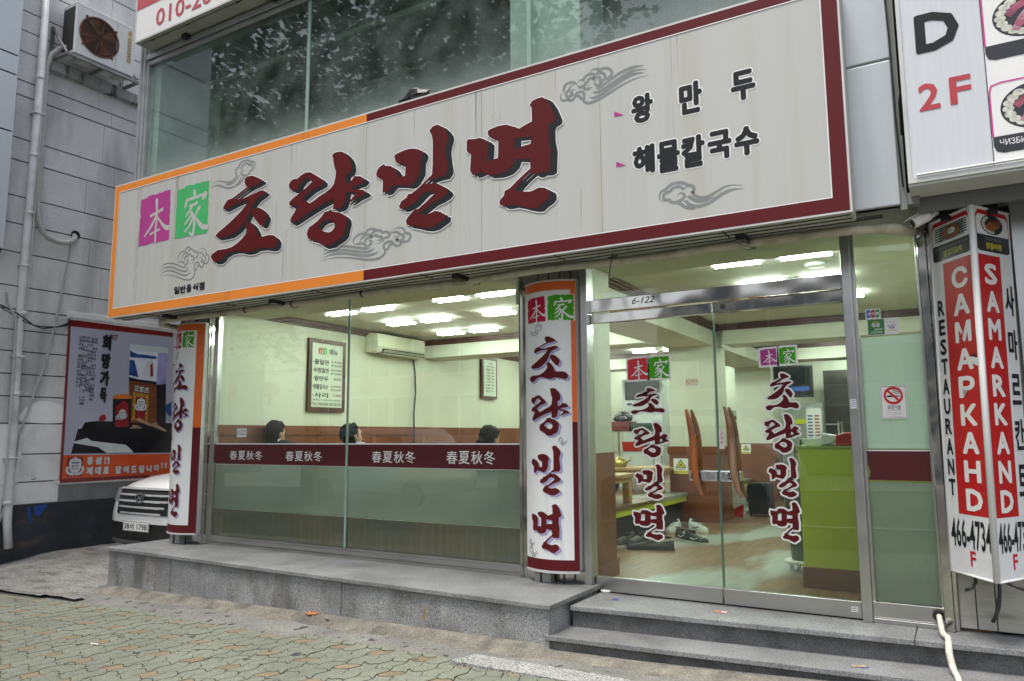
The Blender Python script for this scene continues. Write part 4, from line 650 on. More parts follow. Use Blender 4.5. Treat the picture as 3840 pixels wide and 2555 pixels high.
t=thing('kitchen_partition',(-2,8.9,.42),'white tiled kitchen wall with dark serving hatch at the back','partition'); b=MB(); b.box(-2.70,-2.05,8.9,9.0,.42,2.1); b.box(-1.35,-.11,8.9,9.0,.42,1.35); b.box(-1.35,-.11,8.9,9.0,2.45,2.75); b.box(-2.05,-1.35,8.9,9.0,.42,1.3); b.obj('tiled_wall',mat('white_tile',(.55,.60,.55),.25,var=.05),t)
b=MB(); b.box(-2.05,-.12,9.2,9.25,1.3,2.7); b.obj('dark_hatch',mat('hatch_dark',(.035,.03,.025),.6,var=.4),t)
t=thing('kitchen_rack',(-2.0,7.9,.42),'steel dish rack with lime cloth at the back','rack'); b=MB()
for x in (-2.35,-1.65):
    for y in (7.7,8.1): b.tube([(x,y,.42),(x,y,1.75)],.015,6)
for z in (.9,1.3,1.7): b.box(-2.37,-1.63,7.68,8.12,z,z+.02)
b.obj('frame',steel_soft,t); b=MB(); b.box(-2.30,-1.95,7.66,8.0,1.72,1.80); b.obj('cloth',lime,t)
t=thing('menu_stand',(-2.1,7.2,.42),'tall narrow price stand with small print beside the rack','stand'); b=MB(); b.box(-2.02,-1.80,7.0,7.03,1.35,1.95); b.obj('board',letter_white,t); b=MB()
for i in range(9):
    for j in range(2): put(b,rect(-2.0+j*.10,-1.93+j*.10,1.42+i*.05,1.445+i*.05),onY(7.0),.002,j)
b.obj('print',[mat('print_blue',(.06,.1,.3),.5),mat('print_red',(.35,.06,.08),.5)],t); b=MB(); b.box(-1.92,-1.90,7.03,7.05,.42,1.36); b.box(-2.0,-1.82,6.95,7.15,.42,.44); b.obj('post',steel_soft,t)
t=thing('drink_fridge',(-3.6,9.1,.42),'dark open drinks cooler in the back corner between the columns','fridge'); b=MB(); b.box(-4.05,-3.45,8.7,9.3,.42,2.0); b.obj('body',mat('fridge_grey',(.30,.36,.33),.4),t,bevel=.01); b=MB()
for k in range(5): b.box(-4.0,-3.5,8.67,8.699,1.3+k*.13,1.37+k*.13)
b.obj('shelf_gap',dark,t)
# low tables on the raised floor, with condiments
def low_table(x,y,lbl):
    t=thing('low_table',(x,y,.80),lbl,'table','low pine tables on the raised floor'); b=MB(); b.box(x-.6,x+.6,y-.38,y+.38,1.085,1.125); b.obj('tabletop',wood_p,t,bevel=.006); b=MB(); b.box(x-.56,x+.56,y-.34,y+.34,1.03,1.084); b.obj('apron',wood_p,t)
    for sx in (-.52,.52):
        for sy in (-.30,.30): box('leg',x+sx-.04,x+sx+.04,y+sy-.04,y+sy+.04,.802,1.03,wood_p,t)
low_table(-3.78,2.35,'low pine table nearest the doors, set with a wooden condiment box'); low_table(-3.9,4.4,'low pine table farther back with a kettle and bottles'); low_table(-5.6,1.45,'low pine table in front of the man in the dark jacket'); low_table(-4.3,1.2,'low pine table in front of the woman with the ponytail')
t=MB(); t.box(-3.52,-3.32,2.20,2.42,1.126,1.21); tag(t.obj('condiment_box',mat('box_wood',(.10,.075,.05),.6,var=.2),bevel=.004),'dark wooden condiment box standing on the nearest low table','box')
def bottle(x,y,z,m,mc,lbl):
    t=thing('sauce_bottle',(x,y,z),lbl,'bottle'); b=MB(); b.lathe([(0,0),(.027,0),(.03,.01),(.03,.08),(.02,.10)],(x,y,z),'z',12); b.obj('body',m,t,smooth=True); b=MB(); b.lathe([(.02,.10),(.02,.112),(.006,.118),(.004,.155),(0,.156)],(x,y,z),'z',10); b.obj('nozzle',mc,t,smooth=True)
yel=mat('mustard',(.55,.36,.05),.4); redp=MATS['red_plastic']
bottle(-3.47,2.28,1.211,yel,letter_white,'yellow sauce bottle on the dark condiment box'); bottle(-3.40,2.30,1.211,redp,redp,'red sauce bottle on the dark condiment box')
b=MB(); b.ell((-3.40,2.24,1.225),(.05,.045,.02),10,6); tag(b.obj('napkin',letter_white),'crumpled white napkin in front of the sauce bottles','napkin')
b=MB(); b.lathe([(0,0),(.08,0),(.10,.05),(.06,.11),(.02,.13),(0,.14)],(-4.0,4.25,1.126),'z',14); b.tube([(-3.93,4.25,1.18),(-3.86,4.25,1.21),(-3.84,4.25,1.26)],.012,6); tag(b.obj('kettle',mat('brass',(.55,.42,.12),.25,metal=.8),smooth=True),'small brass kettle on the farther low table','kettle')
b=MB(); b.ell((-3.62,2.9,1.0),(.16,.14,.16),12,8); tag(b.obj('cushion',mat('cushion_navy',(.03,.035,.05),.8),smooth=True),'round dark cushion behind the nearest low table','cushion')
# trolley with boxes and black bag by the cooler
t=thing('trolley',(-4.9,6.3,.8),'low steel shelf trolley in front of the white cooler','trolley'); b=MB()
for x in (-4.95,-4.2):
    for y in (6.1,6.5): b.tube([(x,y,.80),(x,y,1.62)],.012,6)
for z in (.95,1.28,1.6): b.box(-4.97,-4.18,6.08,6.52,z,z+.015)
b.obj('frame',steel_soft,t)
for x,y,z,w_,h_,m_,l_ in ((-4.75,6.25,1.616,.3,.16,mat('crate_maroon',(.16,.03,.03),.5),'maroon crate on top of the steel trolley'),(-4.40,6.28,1.616,.36,.13,mat('crate_green',(.03,.07,.055),.5),'dark green crate beside the maroon one on the trolley'),(-4.55,6.28,1.296,.36,.15,redp,'red crate on the middle shelf of the trolley')):
    b=MB(); b.prism([(x-w_/2,z),(x+w_/2,z),(x+w_/2+.02,z+h_),(x-w_/2-.02,z+h_)],'y',y-.15,y+.15); tag(b.obj('crate',m_,bevel=.008),l_,'crate')
b=MB(); rr=random.Random(2); b.ell((-4.76,6.25,1.83),(.17,.15,.09),12,8); b.v=[(x+rr.uniform(-.02,.02),y,max(1.777,z+rr.uniform(-.02,.03))) for x,y,z in b.v]; tag(b.obj('rubbish_bag',MATS['bag_black']),'knotted black plastic bag lying on the maroon crate','bag')
# shoes
sw=mat('shoe_white',(.62,.63,.62),.5,var=.05); sbk=mat('shoe_black',(.02,.021,.023),.5,var=.2); sole=mat('shoe_sole',(.60,.58,.52),.6)
def shoe(x,y,a,kind,lbl,grp):
    m={'w':sw,'b':sbk,'k':sbk,'h':sbk}[kind]; t=thing('shoe',(0,0,0),lbl,'shoe',grp); L_=.28
    def sec(u): # half width, height of upper
        hw_=.034+.014*math.sin(min(1,u*1.5)*math.pi*.5) if u<.7 else .048*math.sqrt(max(.02,1-((u-.7)/.32)**2)); h=.105-.055*max(0,(u-.28)/.72)**.8 if u>.28 else .105+.02*(.28-u)/.28
        if kind=='h': h=.085-.045*u
        return hw_,h
    b=MB(); n=12; mseg=9; vs=[]
    for i in range(n+1):
        u=i/n; hw_,h=sec(u)
        for j in range(mseg+1):
            th=math.pi*j/mseg; c=math.cos(th); s_=math.sin(th)
            zz=.022+(h-.022)*(s_**.75); vs.append((hw_*c*(1-.25*s_**3 if u<.35 else 1),-L_/2+u*L_,zz))
    f=[(i*(mseg+1)+j,i*(mseg+1)+j+1,(i+1)*(mseg+1)+j+1,(i+1)*(mseg+1)+j) for i in range(n) for j in range(mseg)]
    f+=[tuple(range(mseg+1)),tuple(n*(mseg+1)+j for j in range(mseg,-1,-1))]; b.add(vs,f); b.obj('upper',m,t,smooth=True)
    b=MB(); o=[(sec(u)[0]*1.06,-L_/2-.004+u*(L_+.008)) for u in [k/12 for k in range(13)]]; o=o+[(-p,q) for p,q in reversed(o)]
    b.prism(o,'z',0,.016 if kind=='h' else .024); b.obj('sole',sbk if kind=='h' else sole,t)
    b=MB(); b.ell((0,-.07,.106),(.024,.055,.012),10,6); b.obj('opening',dark,t)
    if kind!='h':
        b=MB()
        for k in range(4): yy=.0+k*.028; z_=sec(.5+k*.1)[1]+.004; b.tube([(-.03,yy,z_-.008),(0,yy+.005,z_),(.03,yy,z_-.008)],.0035,5)
        b.obj('laces',letter_white if kind!='w' else sole,t)
    if kind=='b' or kind=='w':
        b=MB()
        for sx in (-1,1): b.tube([(sx*.047,-.05,.05),(sx*.05,.0,.042),(sx*.047,.06,.062)],.0045,5)
        b.obj('side_stripe',letter_white if kind=='b' else sbk,t)
    t.location=(x,y,.42); t.rotation_euler=(0,0,R(a)); t.scale=(1.08,1.08,1.15)
g='shoes left on the entrance floor'
shoe(-2.96,3.3,175,'w','white sneaker pointing at the doors, left one of the white pair',g); shoe(-2.70,3.45,-125,'w','white sneaker turned sideways behind the black canvas pair',g)
shoe(-2.60,2.62,-135,'b','black canvas shoe with white laces, rear one of its pair',g); shoe(-2.43,2.50,-120,'b','black canvas shoe with white laces, nearer one of its pair',g)
shoe(-3.03,1.95,165,'k','black trainer with white sole beside the brown pillar, left one',g); shoe(-2.92,2.05,165,'k','black trainer with white sole beside the brown pillar, right one',g)
shoe(-2.79,1.86,120,'h','plain black heeled shoe, left one of its pair',g); shoe(-2.64,1.90,110,'h','plain black heeled shoe, right one of its pair',g); shoe(-2.60,5.85,100,'w','white sneaker alone beside the black suitcase',g)
# bags by the column
t=thing('shopping_bag',(-2.70,5.3,.42),'white paper shopping bag with red base leaning by the brown column','bag'); b=MB(); b.prism([(-2.81,.42),(-2.61,.42),(-2.585,.86),(-2.80,.87)],'y',5.22,5.36,0); b.obj('body',mat('paper_bag',(.62,.63,.62),.4,var=.06),t); b=MB(); b.prism([(-2.805,.425),(-2.612,.425),(-2.60,.60),(-2.70,.56)],'y',5.213,5.219); b.obj('red_print',redp,t)
b=MB(); b.tube([(-2.75,5.25,.86),(-2.73,5.25,.95),(-2.65,5.25,.95),(-2.63,5.25,.86)],.005,5); b.obj('handle',letter_white,t)
t=thing('suitcase',(-2.45,5.6,.42),'black soft suitcase standing behind the white shopping bag','suitcase'); b=MB(); b.box(-2.60,-2.30,5.45,5.75,.45,.88); b.obj('body',mat('black_fabric',(.018,.018,.02),.8,var=.2),t,bevel=.03); b=MB(); b.box(-2.56,-2.34,5.44,5.449,.50,.70); b.obj('pocket',MATS['black_fabric'],t)
for x in (-2.57,-2.33): b=MB(); b.lathe([(0,-.015),(.025,-.015),(.025,.015),(0,.015)],(x,5.5,.445),'x',10); b.obj('wheel',black,t)
t=thing('plant_pot',(-1.18,1.38,.42),'grey green plant pot on a white stand beside the counter','plant pot'); b=MB(); b.lathe([(.09,.09),(.10,.10),(.14,.62),(.15,.64),(.13,.64),(.12,.60)],(-1.18,1.38,.42),'z',20); b.obj('pot',mat('pot_grey',(.10,.13,.10),.6),t,smooth=True); b=MB(); b.lathe([(0,.06),(.15,.06),(.16,.08),(.15,.09),(0,.09)],(-1.18,1.38,.42),'z',20)
for k in range(4): a=k*math.pi/2+.6; b.box(-1.18+.11*math.cos(a)-.015,-1.18+.11*math.cos(a)+.015,1.38+.11*math.sin(a)-.015,1.38+.11*math.sin(a)+.015,.42,.48)
b.obj('stand',letter_white,t)
b=MB(); rr=random.Random(8)
for k in range(60):
    a=rr.uniform(0,6.28); h=rr.uniform(.1,.5); r_=.03+h*.25; p=Vector((-1.18+r_*math.cos(a),1.38+r_*math.sin(a),1.04+h)); q=Vector((math.cos(a),math.sin(a),rr.uniform(-.2,.8))).normalized()*.1; s_=q.cross(Vector((0,0,1))).normalized()*.02; b.poly([p,p+q*.5+s_,p+q,p+q*.5-s_])
for k in range(5): a=k*1.3; b.tube([(-1.18,1.38,1.0),(-1.18+.05*math.cos(a),1.38+.05*math.sin(a),1.5)],.006,5)
b.obj('leaves',mat('house_leaf',(.04,.12,.02),.5,var=.3),t)
b=MB(); put(b,rect(-2.9,-1.6,4.6,5.6),lambda u,v,d:(u+1.0,v+.0,.421+d),.003); tag(b.obj('floor_mat',mat('mat_grey',(.25,.27,.24),.8,var=.15),),'grey floor mat with yellow edge near the column','mat')
# notices
def notice(name,x0,x1,z0,z1,y,label,cat,draw,mats,body=None):
    t=thing(name,((x0+x1)/2,y,z0),label,cat); F=onY(y); b=MB(); b.box(x0,x1,y-.0012,y,z0,z1); b.obj('sheet',body or letter_white,t); b=MB(); draw(b,lambda u,v,d:F(x0+u*(x1-x0),z0+v*(z1-z0),.0014+d)); b.obj('print',mats,t); return t
nred=mat('notice_red',(.55,.015,.012),.4); nyel=mat('notice_yellow',(.72,.60,.02),.4)
def nosm(b,F):
    put(b,ring(.5,.70,.33,.085,28,.23),F,.0002,0); put(b,ribbon([(.28,.86),(.72,.54)],.075),F,.0006,0); put(b,rect(.25,.64,.655,.705),F,.0003,1); put(b,rect(.66,.69,.655,.705),F,.0003,1); put(b,rect(.71,.74,.655,.705),F,.0003,1)
    put(b,ribbon(smooth2d([(.48,.86),(.56,.86),(.60,.82),(.68,.81),(.72,.74)],4),.025),F,.0003,1); put(b,ribbon(smooth2d([(.50,.82),(.52,.79),(.60,.78),(.66,.74)],4),.02),F,.0003,1)
    put(b,text2d('금연시설',(.25,.75,.30,.41),.02),F,.0002,1); put(b,text2d('NO SMOKING AREA',(.25,.75,.25,.28),.01),F,.0002,1)
    for z in (.17,.12,.05): put(b,text2d('이 시설은 금연시설입니다',(.2,.8,z,z+.025),0),F,.0002,1)
    put(b,frame_rect(.03,.97,.02,.98,.012),F,.0002,1)
notice('no_smoking_notice',-.418,-.268,1.645,1.858,-.0012,'white notice with red no smoking circle on the frosted side panel','notice',nosm,[nred,letter_black])
def jcb(b,F):
    for i,c in enumerate('JCB'): put(b,fill2d([[(.06+.3*i,.1),(.26+.3*i,.1),(.33+.3*i,.22),(.33+.3*i,.9),(.13+.3*i,.9),(.06+.3*i,.78)]]),F,.0002,i); put(b,text2d(c,(.1+.3*i,.29+.3*i,.38,.64),.03),F,.0006,3)
notice('card_sticker',-.474,-.384,2.302,2.368,-.0012,'small square card sticker with blue, red and green letter blocks','sticker',jcb,[mat('jb',(.01,.12,.55),.4),mat('jr',(.45,.015,.05),.4),mat('jg',(.02,.30,.07),.4),letter_white])
def trip(b,F):
    put(b,rect(.02,.55,.03,.97),F,.0001,0)
    for x in (.21,.35): put(b,disc(x,.62,.065,16,.13),F,.0004,1); put(b,ring(x,.62,.04,.02,14,.085),F,.0006,2)
    put(b,fill2d([[(.17,.76),(.28,.80),(.39,.76),(.34,.84),(.22,.84)]]),F,.0004,4)
    put(b,text2d('trip',(.09,.22,.30,.44),.01),F,.0004,2); put(b,text2d('advisor',(.22,.48,.30,.44),.01),F,.0004,1)
    put(b,text2d('WE WELCOME',(.63,.9,.72,.77),.0),F,.0004,2); put(b,rect(.62,.92,.53,.56),F,.0004,3); put(b,text2d('VISA',(.68,.88,.33,.48),.03,shear=.15),F,.0004,3); put(b,rect(.62,.92,.23,.26),F,.0004,4); put(b,rect(.1,.48,.2,.22),F,.0004,1); put(b,rect(.1,.48,.13,.15),F,.0004,1)
notice('card_sticker',-.468,-.283,2.192,2.300,-.0012,'wide green and white sticker with owl eyes and card name','sticker',trip,[mat('tg',(.03,.22,.05),.4),letter_white,letter_black,mat('vb',(.015,.02,.16),.4),mat('vy',(.75,.36,.02),.4)])
notice('door_label',-1.473,-1.437,1.45,1.585,-.0072,'narrow white label with pink Korean letters at the door edge','label',lambda b,F:[put(b,text2d(c,(.2,.8,.72-.24*i,.90-.24*i),.02),F,.0002,0) for i,c in enumerate('고정문')],[mat('pink_ink',(.55,.12,.16),.5)])
notice('post_label',-.592,-.555,1.715,1.775,-.0712,'tiny white label on the steel post right of the doors','label',lambda b,F:[put(b,rect(.15,.85,.2+.2*i,.28+.2*i),F,.0002,0) for i in range(4)],[mat('ink_blue',(.2,.3,.5),.5)])
notice('rail_label',-.665,-.625,.425,.455,-.0305,'white printed label on the bottom rail of the right door','label',lambda b,F:[put(b,text2d(s,(.06,.94,z,z+.34),.02),F,.0002,0) for s,z in (('열쇠 출장 24',.55),('010 466 22',.12))],[letter_black])
notice('no_smoking_strip',-3.10,-2.93,2.20,2.30,4.4185,'small pink no smoking strip high on the pale column','notice',lambda b,F:[put(b,ring(.16,.5,.12,.04,18,.34),F,.0002,0),put(b,ribbon([(.08,.7),(.24,.3)],.04),F,.0004,0),put(b,text2d('금연구역',(.36,.95,.42,.82),.02),F,.0002,0),put(b,text2d('NON-SMOKING AREA',(.36,.95,.18,.28),.01),F,.0002,0)],[mat('pink_red',(.45,.05,.05),.5)],mat('strip_pink',(.55,.50,.45),.5))
def warn(b,F):
    put(b,rect(.02,.98,.02,.2),F,.0001,0); put(b,fill2d([[(.5,.9),(.84,.42),(.16,.42)]]),F,.0002,0); put(b,ribbon([(.5,.9),(.84,.42),(.16,.42)],.06,True),F,.0004,1); put(b,disc(.5,.62,.06,10,.05),F,.0004,1); put(b,ribbon([(.36,.48),(.5,.58),(.64,.48)],.06),F,.0005,1); put(b,text2d('넘어짐주의',(.2,.8,.25,.36),.02),F,.0004,1)
notice('warning_sticker',-3.30,-3.10,1.04,1.24,4.397,'yellow and white slip warning sticker low on the brown column','sticker',warn,[nyel,letter_black])
notice('warning_sticker',-3.27,-3.11,1.22,1.385,7.962,'smaller yellow warning sticker to the right of the door handles','sticker',warn,[nyel,letter_black])
t=MB(); t.box(-6.655,-6.50,1.53,1.531,1.555,1.64); 
def wifi(b,F): put(b,text2d('무선인터넷',(.35,.95,.6,.85),.02),F,.0002,0); put(b,text2d('사용 가능',(.35,.95,.2,.5),.02),F,.0002,0); put(b,ring(.18,.5,.1,.04,14,.2),F,.0002,0)
notice('window_card',-6.60,-6.45,1.555,1.645,-.0012,'small white paper card stuck on the window left of the seated man','sticker',wifi,[mat('card_ink',(.10,.11,.16),.5)])
# ------------------------------------------------------------ diners
skin=mat('skin',(.48,.27,.18),.5,var=.06); hair=mat('black_hair',(.010,.009,.009),.75,var=.2,spec=.15)
def remesh(o,vox):
    md=o.modifiers.new('remesh','REMESH'); md.mode='VOXEL'; md.voxel_size=vox; md.use_smooth_shade=True
    s=o.modifiers.new('smooth','SMOOTH'); s.iterations=4; s.factor=.5
    bpy.context.view_layer.update(); dg=bpy.context.evaluated_depsgraph_get(); me=bpy.data.meshes.new_from_object(o.evaluated_get(dg)); o.modifiers.clear(); o.data=me
    for p in me.polygons: p.use_smooth=True
def person(x,y,z,rz,label,top,tilt=0,pony=False,glasses=False,s=1.0,collar=None):
    t=thing('person',(0,0,0),label,'person'); b=MB(); h=.555
    hd=Matrix.Translation((0,0,h))@Matrix.Rotation(R(tilt),4,'X')
    H=lambda p:tuple(hd@Vector(p)); Q=hd.to_3x3()
    # body facing -y; cross legged on the floor; origin at the seat
    b.ell((0,0,.10),(.17,.13,.12)); b.ell((0,.0,.28),(.145,.10,.18)); b.ell((0,.0,.43),(.17,.105,.14))
    b.tube([(0,0,.50),(0,-.01,.56),H((0,0,.03))],[.075,.055,.055],12)
    for sx in (-1,1):
        b.tube([(sx*.09,0,.515),(sx*.19,0,.505),(sx*.235,-.03,.38),(sx*.25,-.10,.25),(sx*.19,-.26,.29),(sx*.13,-.36,.33)],[.07,.065,.05,.045,.04,.03],10)
        b.ell((sx*.125,-.395,.335),(.038,.045,.018))
        for k in range(4): b.tube([(sx*(.10+.018*k),-.43,.337),(sx*(.10+.018*k),-.465-.01*(1.5-abs(k-1.5)),.334),(sx*(.10+.018*k),-.485,.322)],[.009,.0085,.007],6)
        b.tube([(sx*.095,-.385,.335),(sx*.075,-.42,.332),(sx*.072,-.445,.328)],[.011,.010,.008],6)
        b.tube([(sx*.08,0,.09),(sx*.27,-.20,.12),(sx*.30,-.27,.11)],[.10,.08,.065],10); b.tube([(sx*.30,-.27,.10),(sx*.05,-.32,.07),(-sx*.10,-.30,.06)],[.065,.05,.035],10)
    b.ell(H((0,-.01,.12)),(.076,.094,.112),18,12,rot=Q); b.ell(H((0,-.045,.055)),(.052,.058,.05),rot=Q)
    b.ell(H((0,-.105,.10)),(.014,.02,.022),8,6,rot=Q)
    for sx in (-1,1): b.ell(H((sx*.078,.005,.10)),(.012,.02,.032),8,6,rot=Q); b.ell(H((sx*.03,-.088,.125)),(.014,.012,.010),8,6,rot=Q)
    b.ell(H((0,-.098,.055)),(.022,.012,.009),8,6,rot=Q)
    o=b.obj('body',skin,t); remesh(o,.0085)
    b=MB(); b.ell((0,0,.10),(.185,.145,.125)); b.ell((0,0,.28),(.165,.118,.19)); b.ell((0,0,.43),(.19,.122,.145)); b.tube([(0,0,.50),(0,-.005,.575)],[.11,.074],12)
    for sx in (-1,1): b.tube([(sx*.08,0,.52),(sx*.195,0,.515),(sx*.24,-.03,.38),(sx*.255,-.10,.25),(sx*.19,-.26,.29),(sx*.145,-.34,.325)],[.085,.078,.062,.056,.05,.042],10)
    o=b.obj('jacket' if collar else 'shirt',top,t); remesh(o,.012)
    if collar: b=MB(); b.lathe([(.066,.0),(.073,-.005),(.072,.03),(.064,.03)],(0,-.005,.568),'z',16); b.obj('collar',collar,t,smooth=True)
    b=MB()
    for sx in (-1,1): b.tube([(sx*.08,0,.09),(sx*.27,-.20,.12),(sx*.30,-.27,.11)],[.108,.088,.074],10); b.tube([(sx*.30,-.27,.10),(sx*.05,-.32,.07),(-sx*.04,-.31,.065)],[.074,.06,.05],10)
    b.ell((0,0,.08),(.182,.142,.08)); o=b.obj('trousers',mat('trousers_dark',(.02,.022,.028),.8),t); remesh(o,.012)
    b=MB(); b.ell(H((0,.012,.138)),(.088,.103,.108),18,12,rot=Q); b.ell(H((0,.05,.07)),(.072,.055,.075),14,9,rot=Q)
    for k in range(9): a=-.5+k*.125; b.ell(H((a*.13,-.072+abs(a)*.05,.205-abs(a)*.06)),(.022,.03,.02),8,6,rot=Q)
    if pony: b.tube([H((0,.09,.13)),H((0,.135,.10)),H((0,.14,.02)),H((0,.12,-.05))],[.02,.04,.042,.015],10)
    o=b.obj('hair',hair,t); remesh(o,.009)
    v=o.data.vertices
    for q in v:
        n=noise.noise(q.co*28)*.005; q.co+=q.normal*n
    if glasses:
        b=MB()
        for sx in (-1,1): b.tube([H((sx*.07,-.085,.125)),H((sx*.083,-.03,.125)),H((sx*.082,.01,.115))],.0035,6)
        b.tube([H((-.07,-.09,.125)),H((0,-.108,.122)),H((.07,-.09,.125))],.003,6); b.obj('glasses',mat('glasses_gold',(.6,.5,.3),.3,metal=.6),t)
    t.location=(x,y,z); t.rotation_euler=(0,0,R(rz)); t.scale=(s,s,s)
shirt_b=mat('shirt_light_blue',(.42,.56,.72),.8,var=.05); suit=mat('jacket_dark',(.016,.017,.022),.75,var=.15)
person(-6.80,.72,.85,180,'person in a dark jacket with white collar, seated inside the left window pane',suit,tilt=-8,s=1.13,collar=letter_white)
person(-5.66,.80,.84,165,'person in a light blue shirt with glasses, head bent, seated at the window bar',shirt_b,tilt=-26,glasses=True,s=1.10)
person(-3.92,.80,.83,170,'person with a dark ponytail, seated at the right end of the window',mat('top_black',(.02,.02,.022),.8),tilt=-5,pony=True,s=1.04)

b=MB(); b.lathe([(0,-.05),(.05,-.04),(.06,0),(0,0)],(-1.75,8.85,2.93),'z',14); tag(b.obj('dome_camera',letter_white,smooth=True),'small white dome camera at the back under the ceiling','camera')
b=MB(); b.lathe([(0,-.03),(.07,-.028),(.09,0),(0,0)],(-.95,1.3,2.995),'z',18); tag(b.obj('smoke_detector',letter_white,smooth=True),'round white detector between the front ceiling lamps','detector')
# ------------------------------------------------------------ left neighbour: grooved painted wall
WX=-10.5
lb=thing('grey_building',(WX-1,3,0),'grey painted block wall building beyond the alley','building')
wpaint=mat('wall_paint_grey',(.62,.625,.63),.8,var=.10,sc_=1.2,col2=(.34,.345,.35),s2=1.6,lo=.48,hi=.75,st2=(1,1.4,.35),bump=.9,bsc=45)
wpaint2=mat('wall_paint_pale',(.74,.745,.74),.8,var=.10,sc_=1.5,col2=(.52,.525,.52),s2=2.2,lo=.5,hi=.75,bump=.9,bsc=45)
navy=mat('wall_base_navy',(.030,.035,.045),.8,var=.25,sc_=3,col2=(.085,.07,.055),s2=3,lo=.56,hi=.75,st2=(1,1,2),bump=1,bsc=30)
wraw=mat('wall_raw_grey',(.20,.205,.205),.85,var=.2,sc_=6,bump=.6,bsc=60)
zs=[.70,.99,1.35,1.75,2.10,2.39,2.686,2.967,3.236,3.54,3.99,4.373,4.741,5.226,5.533,6.123,6.333,6.74,7.04,7.32,7.7,8.1,8.5]
b=MB(); rr=random.Random(1)
b.box(WX-.4,WX-.016,-.75,12,-.3,8.5,2)
for k in range(len(zs)-1):
    z0,z1=zs[k],zs[k+1]; mi=1 if z1<2.05 else 0
    y=-.75; 
    while y<12:
        L_=1.15+.1*(k%3); y1=min(12,y+L_+(.3 if y<-.7 and k%2 else 0)); b.box(WX-.02,WX+rr.uniform(-.002,.002),y+.002,y1-.002,z0+.009,z1-.009,mi); y=y1
b.obj('block_wall',[wpaint,wpaint2,wraw],lb,bevel=.003)
b=MB(); n=60
for i in range(n):
    y0,y1=-.75+i*.2,-.55+i*.2
    b.add([(WX+.012+.01*noise.noise((y,z*3,2)),y,z) for y in (y0,y1) for z in (-.3,.1,.35,.697)],[(0,4,5,1),(1,5,6,2),(2,6,7,3)])
b.obj('painted_base',navy,lb,smooth=True)
box('raw_band',WX-.01,WX+.006,.30,12,.705,.93,wraw,lb)
b=MB(); b.prism([(WX-.01,6.60),(WX+.10,6.60),(WX+.11,6.74),(WX-.01,6.78)],'y',-.25,12); b.obj('ledge',mat('ledge_dirty',(.34,.345,.35),.85,var=.2,sc_=3,col2=(.03,.03,.03),s2=5,lo=.5,hi=.68,st2=(1,2,.5),bump=.8,bsc=50),lb,bevel=.01)
b=MB(); b.box(WX-.01,WX+.06,.25,12,3.21,3.30); b.box(WX-.01,WX+.045,.25,12,3.185,3.215); b.obj('ledge',wpaint2,lb,bevel=.012)
b=MB(); b.prism([(.28,.94),(12,.94),(12,.99),(.22,.99)],'x',WX-.005,WX+.02); b.obj('sill',letter_white,lb,bevel=.006)
b=MB(); put(b,fill2d([smooth2d([(-.23,1.78),(.30,1.77),(.33,1.95),(.2,2.02),(.02,2.05),(-.12,2.01),(-.22,1.92)],5,True)]),onX(WX+.002),.004); put(b,fill2d([ragged([(-.6,1.0),(-.2,1.0),(-.22,1.72),(-.5,1.7)],.08,.03,rr)]),onX(WX+.002),.0035); b.obj('paint_patch',mat('fresh_white',(.82,.83,.82),.7,var=.05,bump=.4,bsc=40),lb)
blue=mat('spray_blue',(.012,.06,.28),.6,var=.25); b=MB()
for q in ([(-.105,.664),(-.063,.674),(-.012,.465),(-.055,.469)],[(-.011,.687),(.177,.686),(.105,.602),(.05,.528),(-.004,.58)]): put(b,fill2d([ragged(q,.03,.006,rr)]),onX(WX+.026),.004)
put(b,ribbon([(-.06,1.02),(.0,1.03)],.01),onX(WX+.002),.004); b.obj('graffiti',blue,lb)
b=MB(); 
for z0,z1 in ((3.96,5.50),(5.52,6.275),(6.295,6.54),(6.56,7.36),(7.38,8.5)):
    b.box(-10.6,-10.30,-3.2,-.70,z0,z1)
cl=b.obj('panel_cladding',mat('panel_bluegrey',(.56,.60,.65),.35,var=.05,sc_=1),lb,bevel=.004)
b=MB(); b.box(-10.6,-10.315,-3.2,-.72,3.9,8.5); b.obj('panel_joint',dark,lb)
# poster on that wall
po=thing('wall_poster',(-10.46,1,.95),'large red framed ginseng poster with tin, box and orange banner on the grey wall','poster')
PXY=-10.468; FP=onX(PXY)
def pp(k): return mm([POSTER[k]])
b=MB(); O=mm([POSTER['outer']])[0]; b.add([(PXY-.03,*p) for p in O]+[(PXY,*p) for p in O],[(0,1,2,3),(7,6,5,4)]+[(i,(i+1)%4,4+(i+1)%4,4+i) for i in range(4)]); b.obj('frame',mat('poster_frame_red',(.19,.016,.014),.35),po)
pm=[mat('poster_sky',(.36,.38,.46),.3,var=.12,sc_=.8),mat('poster_banner',(.62,.075,.010),.3,var=.03),mat('poster_dark',(.010,.009,.012),.25,var=.6,sc_=4),mat('poster_paper',(.52,.57,.58),.3,var=.06),mat('poster_red',(.24,.008,.012),.3,var=.2),mat('poster_blue',(.02,.07,.26),.3,var=.6,sc_=9),mat('poster_white',(.62,.66,.72),.3,var=.12,sc_=8),mat('poster_brown',(.16,.045,.012),.3,var=.35,sc_=5,stretch=(1,.3,6)),mat('poster_gold',(.38,.20,.02),.3,var=.5,sc_=30),mat('poster_root',(.34,.22,.13),.4,var=.3,sc_=12),mat('poster_ink',(.012,.010,.014),.4),mat('poster_lilac',(.30,.28,.52),.3,var=.3,sc_=6),mat('poster_orange',(.58,.17,.03),.3,var=.2)]
b=MB()
